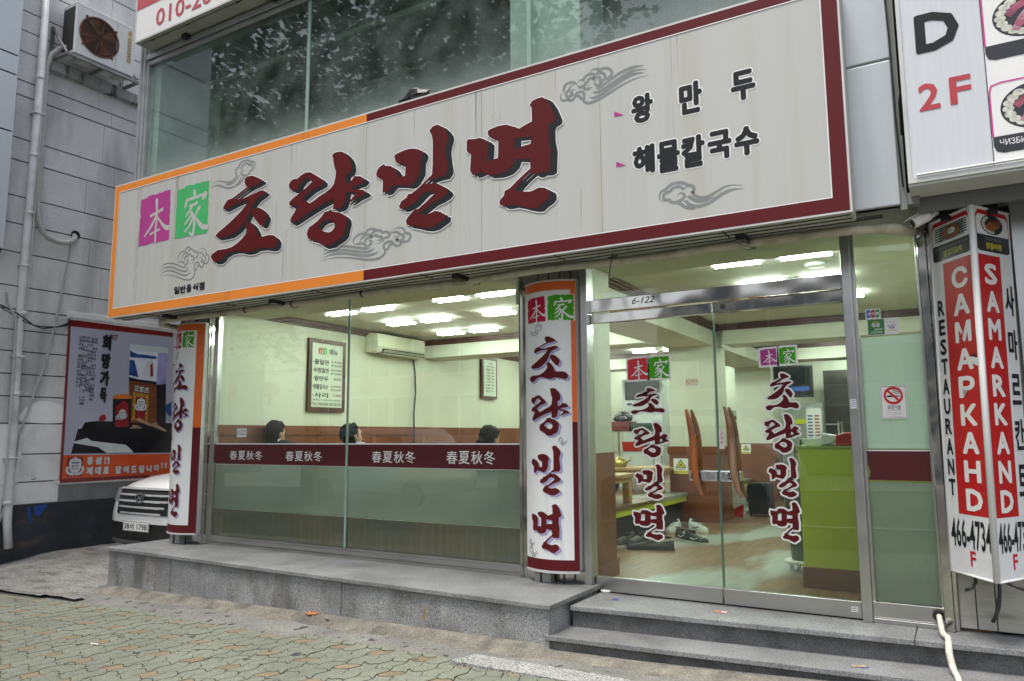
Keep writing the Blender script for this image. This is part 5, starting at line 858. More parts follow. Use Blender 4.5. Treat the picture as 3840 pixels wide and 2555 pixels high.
for i,(k,m_) in enumerate((('inner',0),('banner',1),('table',2),('boxtop',6),('boxtopr',11),('blue1',5),('blue2',5),('dark1',2),('figure',3),('redfig',4),('boxband',3),('boxlow',7),('boxlowr',2),('gold',8),('goldin',4),('tin',2),('tinlabel',4),('tinlid',12),('root2',9),('root',9),('vase',5),('flower',4),('paper',3),('emblem',4))): put(b,fill2d(pp(k)),FP,.0008+.00035*i,m_)
b.obj('picture',pm,po)
b=MB()
for (ch,bb) in POSTER['T1']: bb=[v/1000 for v in bb]; fat_text(b,ch,(bb[0]+.04,bb[1]-.04,bb[2]+.01,bb[3]-.01),FP,.011,.012,10,8)
for (ch,bb) in POSTER['T2']: bb=[v/1000 for v in bb]; fat_text(b,ch,(bb[0]+.008,bb[1]-.008,bb[2]+.008,bb[3]-.008),FP,.011,.008,3,8)
for i,(ch,bb) in enumerate(POSTER['T3']): bb=[v/1000 for v in bb]; put(b,text2d(ch,bb,.02),FP,.011,3 if i<3 else 4)
for s,bb in POSTER['T4']:
    y0,y1,z0,z1=[v/1000 for v in bb]; n=len(s); h=(z1-z0)/n; yc=(y0+y1)/2
    for i,c in enumerate(s):
        if c!=' ': put(b,text2d(c,(yc-.035,yc+.035,z1-(i+.9)*h,z1-(i+.12)*h),.008),FP,.011,10)
b.obj('lettering',pm,po)
E_=mm([POSTER['emblem']])[0]; ec=(sum(p[0] for p in E_)/4,sum(p[1] for p in E_)/4)
def emblem(b,c,s,d):
    for sy in (-1,1):
        put(b,ribbon(smooth2d([(c[0]+sy*.02*s,c[1]-.40*s),(c[0]+sy*.30*s,c[1]-.36*s),(c[0]+sy*.42*s,c[1]-.16*s),(c[0]+sy*.36*s,c[1]+.0*s)],4),.13*s),FP,d,3)
        for k in range(3): put(b,ribbon([(c[0]+sy*.3*s,c[1]+(.05+.12*k)*s),(c[0]+sy*.46*s,c[1]+(.05+.12*k)*s)],.025*s),FP,d+.0002,10)
    put(b,fill2d([smooth2d([(c[0]-.28*s,c[1]+.36*s),(c[0]+.28*s,c[1]+.36*s),(c[0]+.26*s,c[1]-.2*s),(c[0],c[1]-.34*s),(c[0]-.26*s,c[1]-.2*s)],3,True)]),FP,d+.0006,3)
    put(b,disc(c[0],c[1]+.43*s,.07*s),FP,d+.0004,3)
    put(b,text2d('紅蔘',(c[0]-.18*s,c[1]+.18*s,c[1]-.18*s,c[1]+.06*s) if 0 else (c[0]-.19*s,c[0]+.19*s,c[1]-.16*s,c[1]+.08*s),.02),FP,d+.001,4); put(b,rect(c[0]-.2*s,c[0]+.2*s,c[1]+.16*s,c[1]+.22*s),FP,d+.001,10)
b=MB(); emblem(b,ec,.26,.0105); G_=mm([POSTER['goldin']])[0]; emblem(b,(sum(p[0] for p in G_)/4,sum(p[1] for p in G_)/4+.06),.20,.0105); T_=mm([POSTER['tinlabel']])[0]; emblem(b,(sum(p[0] for p in T_)/5,sum(p[1] for p in T_)/5-.02),.15,.0105); put(b,text2d('홍삼정',(1.02,1.12,1.62,1.68) if 0 else (T_[0][0]-.0,T_[0][0]+.12,T_[4][1]+.10,T_[4][1]+.16),.02),FP,.0105,3)
b.obj('emblem',pm,po)
# outdoor condenser on its bracket
ac=thing('outdoor_unit',(-10.2,.29,6.78),'white outdoor air conditioning unit with rusty round fan grille high on the grey wall','air conditioner')
acw=mat('condenser_white',(.60,.61,.60),.45,var=.05,col2=(.30,.17,.06),s2=4,lo=.68,hi=.85,st2=(1,3,.5))
b=MB(); b.box(-10.37,-10.05,-.145,.725,6.80,7.53); b.box(-10.38,-10.045,-.15,.73,7.515,7.54); b.obj('casing',acw,ac,bevel=.015)
b=MB(); b.box(-10.36,-10.08,-.149,-.1455,6.85,7.49); b.obj('side_coil',dark,ac)
cy,cz,cr=.19,7.165,.285; rusty=mat('rusty_steel',(.12,.05,.02),.7,var=.4,sc_=10); b=MB(); b.lathe([(cr,-.005),(cr,.012),(cr-.015,.014),(cr-.02,-.005)],(-10.05,cy,cz),'x',36)
for k in range(11): rr_=.03+k*.0235; b.tube([(-10.036,cy+rr_*math.cos(a*math.pi/16),cz+rr_*math.sin(a*math.pi/16)) for a in range(33)],.0028,5)
for k in range(6): a=k*math.pi/3+.3; b.tube([(-10.032,cy+.02*math.cos(a),cz+.02*math.sin(a)),(-10.032,cy+cr*math.cos(a),cz+cr*math.sin(a))],.004,5)
for k in range(4): a=k*math.pi/2+.7; b.box(-10.05,-10.03,cy+(cr+.012)*math.cos(a)-.012,cy+(cr+.012)*math.cos(a)+.012,cz+(cr+.012)*math.sin(a)-.012,cz+(cr+.012)*math.sin(a)+.012)
b.obj('fan_grille',rusty,ac); b=MB(); b.lathe([(0,0),(cr-.01,0),(cr-.01,-.001)],(-10.0485,cy,cz),'x',30); b.obj('fan_recess',mat('fan_dark',(.022,.012,.007),.7,var=.4),ac)
b=MB()
for k in range(4):
    a=k*math.pi/2; b.add([(-10.045,cy+.04*math.cos(a),cz+.04*math.sin(a)),(-10.045,cy+.25*math.cos(a+.1),cz+.25*math.sin(a+.1)),(-10.04,cy+.25*math.cos(a+.75),cz+.25*math.sin(a+.75)),(-10.042,cy+.06*math.cos(a+.9),cz+.06*math.sin(a+.9))],[(0,1,2,3)])
b.obj('fan_blade',rusty,ac)
b=MB(); b.box(-10.049,-10.046,.60,.66,6.98,7.47); b.obj('name_plate',mat('plate_gold',(.52,.45,.25),.4),ac)
b=MB(); g_=text2d('DAEWOO',(7.0,7.36,-.655,-.605),.0); put(b,([(-v,u) for u,v in g_[0]],g_[1]),onX(-10.046),.0012,0); put(b,ring(.63,7.42,.016,.008),onX(-10.046),.0012,1); put(b,ring(.63,7.45,.016,.008),onX(-10.046),.0014,1); b.obj('lettering',[letter_black,nred],ac)
b=MB(); b.box(-10.0475,-10.044,.44,.4445,6.82,7.5); b.obj('door_seam',alu,ac)
b=MB()
for y in (.0,.57): b.box(-10.33,-10.09,y-.035,y+.035,6.775,6.80)
b.obj('foot',metal_under,ac)
br=thing('wall_bracket',(-10.3,.3,6.7),'grey angle steel bracket frame carrying the outdoor unit','bracket'); b=MB(); gal=mat('galvanised',(.20,.20,.20),.45,metal=.5,var=.2)
for x in (-10.46,-10.06): b.box(x-.02,x+.02,-.22,.80,6.735,6.775)
for y in (-.22,.29,.80): b.box(-10.48,-10.045,y-.018,y+.018,6.736,6.774)
for y in (-.22,.80): b.box(-10.49,-10.455,y-.018,y+.018,6.735,7.25); b.tube([(-10.47,y,7.23),(-10.06,y,6.76)],.016,6)
b.obj('frame',gal,br)
# pipes and cables on the wall
dp=MB(); dp.tube([(-10.42,-.35,8.4),(-10.42,-.37,5.0),(-10.42,-.385,3.1),(-10.42,-.345,.5),(-10.42,-.31,.18)],.05,14)
for z in (6.4,5.3,4.5,3.15,2.1,.72): dp.tube([(-10.42,-.365,z),(-10.42,-.365,z+.05)],.056,14)
for z in (5.9,3.8,2.6,1.3): dp.box(-10.5,-10.36,-.43,-.30,z,z+.02)
tag(dp.obj('downpipe',mat('pvc_grey',(.62,.63,.64),.45,var=.1,col2=(.24,.24,.23),s2=3,lo=.55,hi=.8),smooth=True),'grey plastic downpipe running down the grooved wall','downpipe')
hs=MB(); hs.tube([tuple(p) for p in [(-10.25,-.13,6.93),(-10.32,-.17,6.92),(-10.38,-.26,6.80),(-10.40,-.30,6.62),(-10.41,-.30,6.3),(-10.42,-.285,5.4),(-10.42,-.28,4.75),(-10.41,-.26,4.48),(-10.40,-.20,4.32),(-10.40,-.12,4.245),(-10.40,0,4.215),(-10.40,.12,4.225),(-10.41,.21,4.27),(-10.44,.26,4.34),(-10.52,.28,4.385)]],.036,10)
tag(hs.obj('insulated_hose',mat('hose_wrap',(.42,.42,.40),.6,var=.2,sc_=20,stretch=(1,1,3),bump=.6,bsc=60),smooth=True),'pale wrapped coolant hose looping into a hole in the wall','hose')
b=MB(); b.lathe([(0,0),(.06,0),(.065,.006)],(WX+.0035,.29,4.39),'x',16); b.obj('pipe_hole',dark,lb)
cb=MB(); cb.tube([(-10.45,.21,4.22),(-10.46,.13,3.458),(-10.46,.03,2.74),(-10.46,-.02,2.5),(-10.46,-.26,1.62),(-10.45,-.29,1.2),(-10.45,-.40,.6),(-10.44,-.55,.1)],.014,7); tag(cb.obj('drain_tube',mat('tube_grey',(.40,.41,.40),.5)),'thin grey drain tube slanting down from the wall hole','tube')
cb=MB(); cb.tube([(-10.40,-1.2,3.35),(-10.42,-.62,3.25),(-10.38,-.43,3.158),(-10.36,-.325,3.084),(-10.45,-.2,3.045),(-10.46,-.08,3.037),(-10.46,.12,3.06),(-10.46,.258,3.13),(-10.46,.30,3.16),(-10.46,.24,3.10),(-10.46,.27,3.2)],.010,6); cb.tube([(-10.42,-.62,3.22),(-10.37,-.33,3.06),(-10.45,-.08,3.01),(-10.46,.26,3.10)],.008,6); tag(cb.obj('cable',black),'black cables sagging from the downpipe to the poster corner','cable')
cb=MB(); cb.tube([(-10.38,-.45,3.1),(-10.36,-.43,2.0),(-10.36,-.44,1.0),(-10.36,-.48,.5),(-10.34,-.66,.12)],.012,6); cb.tube([(-10.37,-.34,8.0),(-10.36,-.33,5.0),(-10.36,-.34,3.2)],.008,6); cb.tube([(-10.38,-.45,3.1),(-10.40,-.56,3.3),(-10.36,-.60,3.42)],.016,6); tag(cb.obj('cable',mat('cable_grey',(.42,.42,.42),.5)),'grey cable clipped along the downpipe','cable')
# ------------------------------------------------------------ parked car
car=thing('parked_car',(-9.05,.55,.02),'white car with chromed slatted grille parked nose out in the alley','car')
cw=mat('car_paint_white',(.82,.83,.84),.25,var=.01,coat=.8); cbk=mat('car_trim_black',(.018,.019,.02),.5,var=.1)
CX,CY,CZ=-9.05,.55,.0
def curve(s): a=abs(s); return .18*a**2.4+.42*max(0,a-.78)**1.6*5
prof=[(.06,.18,.90),(.03,.30,.94),(.0,.47,.955),(.005,.60,.95),(.02,.74,.93),(.05,.86,.91),(.10,.93,.895),(.20,.985,.89),(.45,1.05,.89),(.95,1.11,.89),(1.15,1.13,.88),(1.55,1.45,.78),(1.85,1.62,.68),(2.3,1.68,.66),(3.4,1.65,.66),(4.2,1.52,.68),(4.55,1.1,.82),(4.62,.6,.88),(4.58,.25,.88)]
ns=20
def bodypt(i,s):
    y,z,wd=prof[i]; fade=max(0,1-max(0,y-.2)/1.2); drop=.10*abs(s)**3 if 5<i<11 else .05*abs(s)**3
    return (CX+s*wd,CY+y+curve(s)*fade,CZ+z-drop*(1 if i>4 else 0))
b=MB(); vs=[bodypt(i,-1+2*j/ns) for i in range(len(prof)) for j in range(ns+1)]; n=ns+1
b.add(vs,[(i*n+j,i*n+j+1,(i+1)*n+j+1,(i+1)*n+j) for i in range(2,len(prof)-1) for j in range(ns) if i not in (10,11)])
for sd_ in (-1,1): # sides
    up_=[bodypt(i,sd_) for i in range(2,len(prof))]; lo_=[(CX+sd_*.94,p[1],CZ+.32) for p in up_]; k=len(up_); b.add(up_+lo_,[(i,i+1,k+i+1,k+i) for i in range(k-1)])
b.obj('body',cw,car,smooth=True)
b=MB(); vs=[bodypt(i,-1+2*j/ns) for i in (10,11,12) for j in range(ns+1)]; b.add(vs,[(i*n+j,i*n+j+1,(i+1)*n+j+1,(i+1)*n+j) for i in range(2) for j in range(ns)]); b.obj('windscreen',mat('car_glass',(.015,.02,.02),.05),car,smooth=True)
def face(b,x0,x1,z0,z1,off,mi=0,k=30,yo=None):
    vs=[]
    for j in range(k+1):
        x=x0+(x1-x0)*j/k; s=x/.95
        for z in (z0,z1):
            yb=0
            for a,c in zip(prof,prof[1:]):
                if a[1]<=z<=c[1]: yb=a[0]+(c[0]-a[0])*(z-a[1])/(c[1]-a[1])
            vs.append((CX+x,CY+yb+curve(s)-off,CZ+z))
    b.add(vs,[(2*j,2*j+2,2*j+3,2*j+1) for j in range(k)],mi)
b=MB(); vs=[bodypt(i,-1+2*j/ns) for i in (0,1,2) for j in range(ns+1)]; vs=[(x,y-.012,z) for x,y,z in vs]; b.add(vs,[(i*n+j,i*n+j+1,(i+1)*n+j+1,(i+1)*n+j) for i in range(2) for j in range(ns)]); b.obj('lower_bumper',cbk,car,smooth=True)
b=MB(); [face(b,-.56,.56,.58+.0335*q,.58+.0335*(q+1),.010) for q in range(10)]; b.obj('grille',cbk,car)
b=MB()
for z,xa in ((.905,.56),(.828,.55),(.752,.52),(.676,.47),(.60,.42)): face(b,-xa,xa,z-.011,z+.011,.034,0); face(b,-xa,xa,z-.018,z-.011,.022,1)
b.obj('grille_bar',[mat('grille_satin',(.62,.63,.64),.25,metal=.4),chrome],car,smooth=True)
b=MB(); b.lathe([(0,-.031),(.088,-.031),(.092,-.02),(.092,.0)],(CX,CY+.02,CZ+.79),'y',24); b.v=[(x,y,CZ+.79+(z-CZ-.79)*.72) for x,y,z in b.v]; b.obj('emblem_base',cbk,car)
b=MB(); 
for sx in (-1,1): face(b,sx*.56,sx*.84,.74,.90,.006); 
b.obj('headlight',mat('headlight',(.35,.38,.40),.08,metal=.4),car,smooth=True)
b=MB(); F_=lambda u,v,d:(CX+u,CY+.015-d,CZ+v); put(b,ring(0,.79,.082,.017,28,.057),F_,.03); put(b,ribbon([(-.040,.758),(-.012,.824)],.02),F_,.031); put(b,ribbon([(.014,.756),(.042,.822)],.02),F_,.031); put(b,ribbon([(-.026,.784),(.028,.796)],.016),F_,.0312); b.add(*[([(CX+.068*math.cos(a*.2618),CY-.005,CZ+.79+.05*math.sin(a*.2618)) for a in range(24)]),[tuple(range(24))]]) if 0 else None
b.obj('emblem',chrome,car)
b=MB(); b.box(CX-.275,CX+.255,CY-.045,CY-.03,CZ+.375,CZ+.505); b.obj('number_plate',letter_white,car,bevel=.004)
b=MB(); put(b,text2d('38서 1798',(CX-.245,CX+.225,CZ+.395,CZ+.485),.012),onY(CY-.045),.0015); put(b,frame_rect(CX-.272,CX+.252,CZ+.378,CZ+.502,.006),onY(CY-.045),.001); b.obj('plate_lettering',letter_black,car)
b=MB(); face(b,-.75,.75,.20,.255,.03); b.obj('skid_plate',mat('skid_grey',(.12,.12,.12),.5),car)
for x in (.35,): b=MB(); b.lathe([(0,-.006),(.014,-.006),(.016,0)],(CX+x,CY+.022,CZ+.535),'y',12); b.obj('parking_sensor',letter_white,car)
for sx in (-1,1):
    for y in (.95,3.75):
        b=MB(); b.lathe([(.20,-.11),(.33,-.11),(.36,-.08),(.36,.08),(.33,.11),(.20,.11)],(CX+sx*.84,CY+y,CZ+.36),'x',24); w_=b.obj('wheel',black,car,smooth=True); b=MB(); b.lathe([(0,-.09),(.2,-.1),(.2,.1),(0,.09)],(CX+sx*.84,CY+y,CZ+.36),'x',16); b.obj('rim',alu,w_)
    b=MB(); b.ell((CX+sx*1.0,CY+1.45,CZ+1.18),(.10,.07,.07),12,8); b.obj('wing_mirror',cw,car,smooth=True)
# ------------------------------------------------------------ upper left sign
us=thing('upper_sign',(-6.5,-.75,5.9),'white and pink sign box with a phone number above the upper windows','sign')
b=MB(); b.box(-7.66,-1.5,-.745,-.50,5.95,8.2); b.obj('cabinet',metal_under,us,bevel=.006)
FU=onY(-.75); b=MB(); put(b,rect(-7.66,-1.5,5.945,8.2),FU,-.002,0); put(b,frame_rect(-7.66,-1.5,5.945,8.2,.02),FU,.001,1); put(b,fill2d([[(-7.64,6.33),(-1.52,6.33),(-1.52,8.19),(-7.64,8.19)]]),FU,.0005,2); put(b,disc(-6.55,7.02,.60,40,.62),FU,.0015,0); b.obj('face',[letter_white,metal_white,mat('sign_pink',(.50,.085,.105),.4,var=.05)],us)
b=MB(); put(b,text2d('010-2611-47',(-7.28,-5.55,6.03,6.235),.012),FU,.002); b.obj('lettering',MATS['sign_pink'],us)
b=MB()
for x in (-7.0,-5.6,-4.2): b.box(x-.035,x+.035,-.60,-.45,5.90,5.95)
b.obj('bracket',black,us)
b=MB(); b.box(-7.6,-1.5,-.70,-.695,5.944,5.9495); 
for x in (-7.4,-6.8,-6.0): b.box(x-.03,x+.03,-.70,-.69,5.94,5.95)
b.obj('underside_seam',dark,us)
# ------------------------------------------------------------ right neighbour and its signs
nb=thing('stone_shopfront',(1.6,1,.38),'pale stone fronted neighbour building on the right edge','building')
stone=mat('pale_stone',(.44,.425,.38),.6,var=.08,sc_=2,stretch=(2,1,6),col2=(.27,.25,.20),s2=3,lo=.52,hi=.75,st2=(1,1,6))
b=MB()
for x0,x1 in ((-.068,.018),(.024,.118),(.124,.36)): b.box(x0,x1,-.02,.05,.395,2.9)
b.box(-.068,.36,.04,.3,.38,2.95); b.obj('stone_pier',stone,nb,bevel=.003)
b=MB(); b.box(.36,.44,-.06,.1,.38,2.95,0); b.box(.44,3.5,.0,.06,.38,.8,0); b.box(.44,3.5,-.01,.08,2.3,2.42,0); b.box(.44,3.5,-.01,.08,2.7,2.95,0); b.obj('shop_frame',alu,nb,bevel=.003)
b=MB(); b.box(.44,3.5,.02,.03,.8,2.7); b.obj('shop_glass',mat('shop_dark_glass',(.02,.025,.028),.05),nb)
b=MB(); b.box(-.12,3.5,-.42,.3,2.93,2.99); b.box(-.12,3.5,-.425,-.40,2.86,2.95); b.obj('soffit',mat('soffit_dark',(.17,.175,.17),.6,var=.1),nb)
b=MB(); b.box(-.15,3.5,-.42,8,2.99,8); b.box(-.068,3.5,.31,8,.3,2.95); b.obj('wall',clad,nb)
FS=onY(-.70); rs=thing('fascia_sign',(.8,-.7,2.98),'white fascia sign with black letter and red floor number on the right edge','sign')
b=MB(); b.box(-.135,2.5,-.69,-.43,2.965,6.2); b.obj('cabinet',metal_under,rs,bevel=.006)
b=MB(); put(b,rect(-.13,.268,2.99,6.2),FS,0,0); put(b,rect(.272,2.5,2.99,6.2),FS,0,1); b.obj('face_panel',[mat('fascia_white',(.60,.63,.66),.35,var=.04,stretch=(6,1,.3)),letter_white],rs)
b=MB(); b.box(-.145,2.5,-.715,-.69,2.96,2.99); b.box(-.145,-.125,-.715,-.69,2.99,6.2); b.box(-.145,2.5,-.70,-.45,2.945,2.959); b.tube([(-.1,-.72,3.0),(2.5,-.72,3.0)],.008,8); b.obj('edge_trim',metal_white,rs)
b=MB(); b.box(.268,.272,-.703,-.69,2.99,6.2); b.obj('panel_gap',dark,rs)
b=MB(); fat_text(b,'D',(-.045,.152,3.731,3.944),FS,.0025,.011,0,12); fat_text(b,'2',(-.057,.039,3.38,3.53),FS,.0025,.005,1,10); fat_text(b,'F',(.097,.192,3.383,3.535),FS,.0025,.005,1,10); b.obj('lettering',[letter_black,mat('fascia_red',(.46,.035,.05),.4)],rs)
plate_m=mat('plate_black',(.018,.02,.026),.35,var=.2); pinkl=mat('frame_pink',(.55,.035,.25),.4)
meat=mat('food_meat',(.26,.06,.10),.4,var=.6,sc_=22); rice=mat('food_pale',(.55,.56,.48),.5,var=.4,sc_=40); brownf=mat('food_brown',(.20,.06,.02),.4,var=.6,sc_=25)
def food(b,F,cx,cz,r,ry,i0,ms): # generic dish: dark plate, pale garnish, strips of meat
    rr=random.Random(int(r*1000)); put(b,disc(cx,cz,r,30,ry),F,.0010,ms[0])
    for k in range(9): a=2.2+k*.32; put(b,disc(cx+r*.78*math.cos(a),cz+ry*.78*math.sin(a),r*.17,9,ry*.15),F,.0014+.0001*k,ms[1])
    for k in range(7):
        a=rr.uniform(-.5,.5)+.3; x=cx-.3*r+k*.13*r; z=cz+rr.uniform(-.3,.3)*ry; put(b,ribbon([(x-.28*r*math.cos(a),z-.4*ry*math.sin(a+.8)),(x,z+.1*ry),(x+.28*r*math.cos(a),z+.4*ry*math.sin(a+.8))],r*.24),F,.0028+.0001*k,ms[2+k%2])
b=MB()
for z0,zb,z1 in ((3.585,3.672,4.05),(3.055,3.15,3.452)):
    q=[(.277,z1-.05),(.287,z1-.012),(.33,z1),(.9,z1),(.9,zb),(.277,zb)]; put(b,ribbon(q[:4],.008),FS,.0022,0); put(b,ribbon([(.277,zb),(.277,z1-.05)],.008),FS,.0022,0)
    put(b,fill2d([[(.276,zb),(.9,zb),(.9,z0),(.32,z0),(.288,z0+.012),(.276,z0+.045)]]),FS,.0021,1)
b.obj('menu_panel',[pinkl,plate_m],rs)
for cz in (3.815,3.295):
    b=MB(); food(b,FS,.485,cz,.165,.13,0,(0,1,2,3)); b.obj('dish_picture',[plate_m,rice,meat,mat('food_pink',(.50,.24,.30),.4,var=.4,sc_=25)],rs)
b=MB(); put(b,text2d('ЧИЗБИЗ',(.305,.445,3.095,3.13),.005),FS,.003); b.obj('lettering',letter_white,rs)
# three sided corner sign
ZB,ZT=.738,2.862
def shx(z): return .028*((z-ZB)/(ZT-ZB)-.5)
pl_,pr_,pr2=(-.078,-.10),(.146,-.42),(.338,-.10)
ps=thing('corner_sign',(.18,-.2,ZB),'tall triangular corner sign with red columns of Cyrillic and Latin letters','sign')
def facef(A,B):
    n=Vector((B[1]-A[1],-(B[0]-A[0]),0)).normalized()
    if n.y>0: n=-n
    def f(u,v,d): z=ZB+v*(ZT-ZB); return (A[0]+(B[0]-A[0])*u+shx(z)+n.x*d,A[1]+(B[1]-A[1])*u+n.y*d,z)
    return f
FL,FR=facef(pl_,pr_),facef(pr_,pr2)
b=MB(); lo=[(p[0]+shx(ZB),p[1],ZB) for p in (pl_,pr_,pr2)]; hi=[(p[0]+shx(ZT),p[1],ZT) for p in (pl_,pr_,pr2)]; b.add(lo+hi,[(0,2,1),(3,4,5),(0,1,4,3),(1,2,5,4),(2,0,3,5)]); b.obj('case',mat('prism_white',(.76,.775,.78),.35,var=.04,col2=(.45,.44,.42),s2=4,lo=.65,hi=.85),ps)
b=MB(); b.tube([FL(1,0,.008),FL(1,1,.008)],.017,8); b.tube([FL(0,0,.0),FL(0,1,.0)],.008,6); b.tube([FL(0,0,0),FL(1,0,.006)],.006,6); b.tube([FR(0,0,.006),FR(1,0,.0)],.006,6); b.tube([FL(0,1,0),FL(1,1,.006)],.006,6); b.tube([FR(0,1,.006),FR(1,1,0)],.006,6); b.obj('edge_trim',letter_white,ps,smooth=True)
pred=mat('prism_red',(.50,.010,.010),.4,var=.08)
b=MB(); put(b,rect(.265,.955,.162,.868),FL,.001); put(b,rect(.07,.66,.162,.868),FR,.001); b.obj('red_column',pred,ps)
b=MB()
for i,ch in enumerate('САМАРКАНD'): v1=.845-i*.0765; fat_uv(b,ch,(.45,.81,v1-.06,v1),FL,.002,.022,.0032)
b.obj('lettering',letter_white,ps)
b=MB()
for i,ch in enumerate('SAMARKAND'): v1=.845-i*.0765; fat_uv(b,ch,(.20,.54,v1-.06,v1),FR,.002,.02,.0032)
b.obj('lettering',letter_white,ps)
b=MB()
for i,ch in enumerate('RESTAURANT'): v1=.765-i*.0566; fat_uv(b,ch,(.08,.23,v1-.046,v1),FL,.002,.009,.002)
for i,ch in enumerate('사마르칸트'): v1=.79-i*.123; fat_uv(b,ch,(.72,.97,v1-.085,v1),FR,.002,.012,.0025)
put(b,text2d('466-4734',(.06,.93,.07,.15),.02),FL,.002); put(b,text2d('466-4734',(.08,.92,.07,.15),.02),FR,.002); b.obj('lettering',letter_black,ps)
b=MB(); put(b,text2d('F',(.46,.58,.026,.066),.02),FL,.002); put(b,text2d('F',(.42,.54,.026,.066),.02),FR,.002); b.obj('lettering',mat('prism_letter_red',(.55,.012,.03),.4),ps)
b=MB()
for F,a,c in ((FL,.04,.92),(FR,.07,.95)): put(b,rect(a,c,.893,.925),F,.001,0); put(b,fill2d([[(a,.893),(c,.893),(c,.884),(c-.06,.878),(a+.06,.878),(a,.884)]]),F,.001,0); put(b,ribbon([(a,.925),(a,.975),(a+.06,.988),(c-.06,.988),(c,.975),(c,.925)],.012),F,.001,1)
b.obj('caption_plate',[plate_m,pred],ps)
b=MB(); put(b,text2d('ШАШЛЫК КУСКОВОЙ ИЗ БАРАНИНЫ',(.10,.86,.910,.919),.0),FL,.002,0); put(b,text2d('양고기꼬치',(.30,.72,.886,.904),.02),FL,.002,1); put(b,text2d('КАЗАН КАБОБ',(.30,.72,.910,.919),.0),FR,.002,0); put(b,text2d('양갈비찜',(.30,.72,.886,.904),.02),FR,.002,1); b.obj('caption_lettering',[mat('caption_grey',(.25,.25,.25),.5),mat('caption_yellow',(.70,.60,.03),.5)],ps)
b=MB(); put(b,rect(.22,.80,.932,.975),FL,.0012,0)
for k in range(6): put(b,ribbon([(.12,.937+k*.007),(.86,.940+k*.007)],.0035),FL,.0016+.0001*k,3)
rr=random.Random(6)
for k in range(14): a=k*.449; put(b,disc(.51+.17*math.cos(a),.953+.015*math.sin(a),.07,10,.007),FL,.0026+.0001*k,1)
put(b,disc(.52,.955,.09,14,.009),FL,.0044,2); b.obj('dish_picture',[mat('tray_blue',(.20,.33,.38),.4,var=.3,sc_=20),brownf,rice,black],ps)
b=MB(); food(b,lambda u,v,d:FR(.5+u,.956+v*.2,d),0,0,.30,.14,0,(0,1,2,3)); b.obj('dish_picture',[plate_m,rice,brownf,mat('food_orange',(.42,.16,.02),.4,var=.5,sc_=25)],ps)
b=MB(); put(b,fill2d([ragged([(.70,.585),(.92,.585),(.90,.562),(.72,.565)],.05,.008,rr)]),FL,.003,0); put(b,disc(.83,.592,.06,8,.004),FL,.0033,1); b.obj('torn_patch',[letter_white,plate_m],ps)
b=MB()
for F,u in ((FL,.5),(FR,.42)): p=F(u,1,0); b.box(p[0]-.05,p[0]+.05,p[1]-.01,p[1]+.03,ZT-.03,ZT+.05)
for y in (-.3,-.15): b.box(.10,.18,y-.02,y+.02,ZT+.004,2.93)
b.obj('bracket',black,ps)
wr=MB(); wr.tube([FL(.45,0,-.02),(.03,-.20,.70),(.005,-.22,.665),(-.03,-.23,.65)],.009,6); wr.tube([FL(.95,0,-.02),(.135,-.38,.68),(.125,-.38,.60),(.105,-.39,.55),(.09,-.39,.52)],.010,6); wr.tube([(.14,-.38,.70),(.12,-.37,.62),(.11,-.38,.56)],.007,6); wr.tube([FR(.2,0,-.02),(.26,-.36,.70),(.38,-.30,.67)],.010,6); tag(wr.obj('loose_wires',black,smooth=True),'loose black wires hanging below the triangular corner sign','wires')
# security camera under the neighbour's soffit
cc_=thing('security_camera',(-.03,-.35,2.9),'white bullet security camera under the right hand soffit','camera'); b=MB(); b.lathe([(0,-.02),(.03,-.02),(.048,-.006),(.05,0),(0,0)],(-.03,-.35,2.928),'z',18); b.lathe([(.02,-.075),(.02,-.02)],(-.03,-.35,2.928),'z',12); b.tube([(-.03,-.35,2.865),(-.045,-.352,2.85),(-.06,-.355,2.845)],.016,8); b.obj('mount',letter_white,cc_,smooth=True)
d_=Vector((-.80,-.34,-.42)).normalized(); c0=Vector((-.052,-.35,2.858)); b=MB(); b.tube([c0,c0+d_*.015,c0+d_*.10,c0+d_*.115],[.022,.032,.032,.03],14); b.obj('housing',letter_white,cc_,smooth=False,bevel=.003); b=MB(); n_=d_.cross(Vector((0,0,1))).normalized(); u_=n_.cross(d_); q0=c0+u_*.034; b.add([q0+n_*.03,q0-n_*.03,q0-n_*.034+d_*.14,q0+n_*.034+d_*.14,q0+n_*.03+u_*.004,q0-n_*.03+u_*.004,q0-n_*.034+d_*.14+u_*.004,q0+n_*.034+d_*.14+u_*.004],[(0,1,2,3),(4,5,6,7),(0,1,5,4),(2,3,7,6),(1,2,6,5),(0,3,7,4)]); b.obj('sun_shield',letter_white,cc_); b=MB(); b.tube([c0+d_*.1152,c0+d_*.117],.024,14); b.obj('lens',mat('lens',(.03,.05,.045),.05),cc_)
b=MB(); b.tube([(-.14,-.42,3.05),(-.17,-.40,2.99),(-.175,-.38,2.93)],.010,6); b.tube([(-.19,-.56,4.9),(-.21,-.54,4.4),(-.195,-.54,3.9),(-.19,-.54,3.4),(-.18,-.53,3.0)],.005,5); b.tube([(-.14,-.70,3.56),(-.165,-.60,3.5),(-.165,-.58,3.3)],.006,5); b.tube([(-.16,-.42,2.96),(-.10,-.36,2.90),(-.08,-.2,2.87)],.007,6); tag(b.obj('cable',black,smooth=True),'thin black cables running down between the wide sign and the right sign','cable')
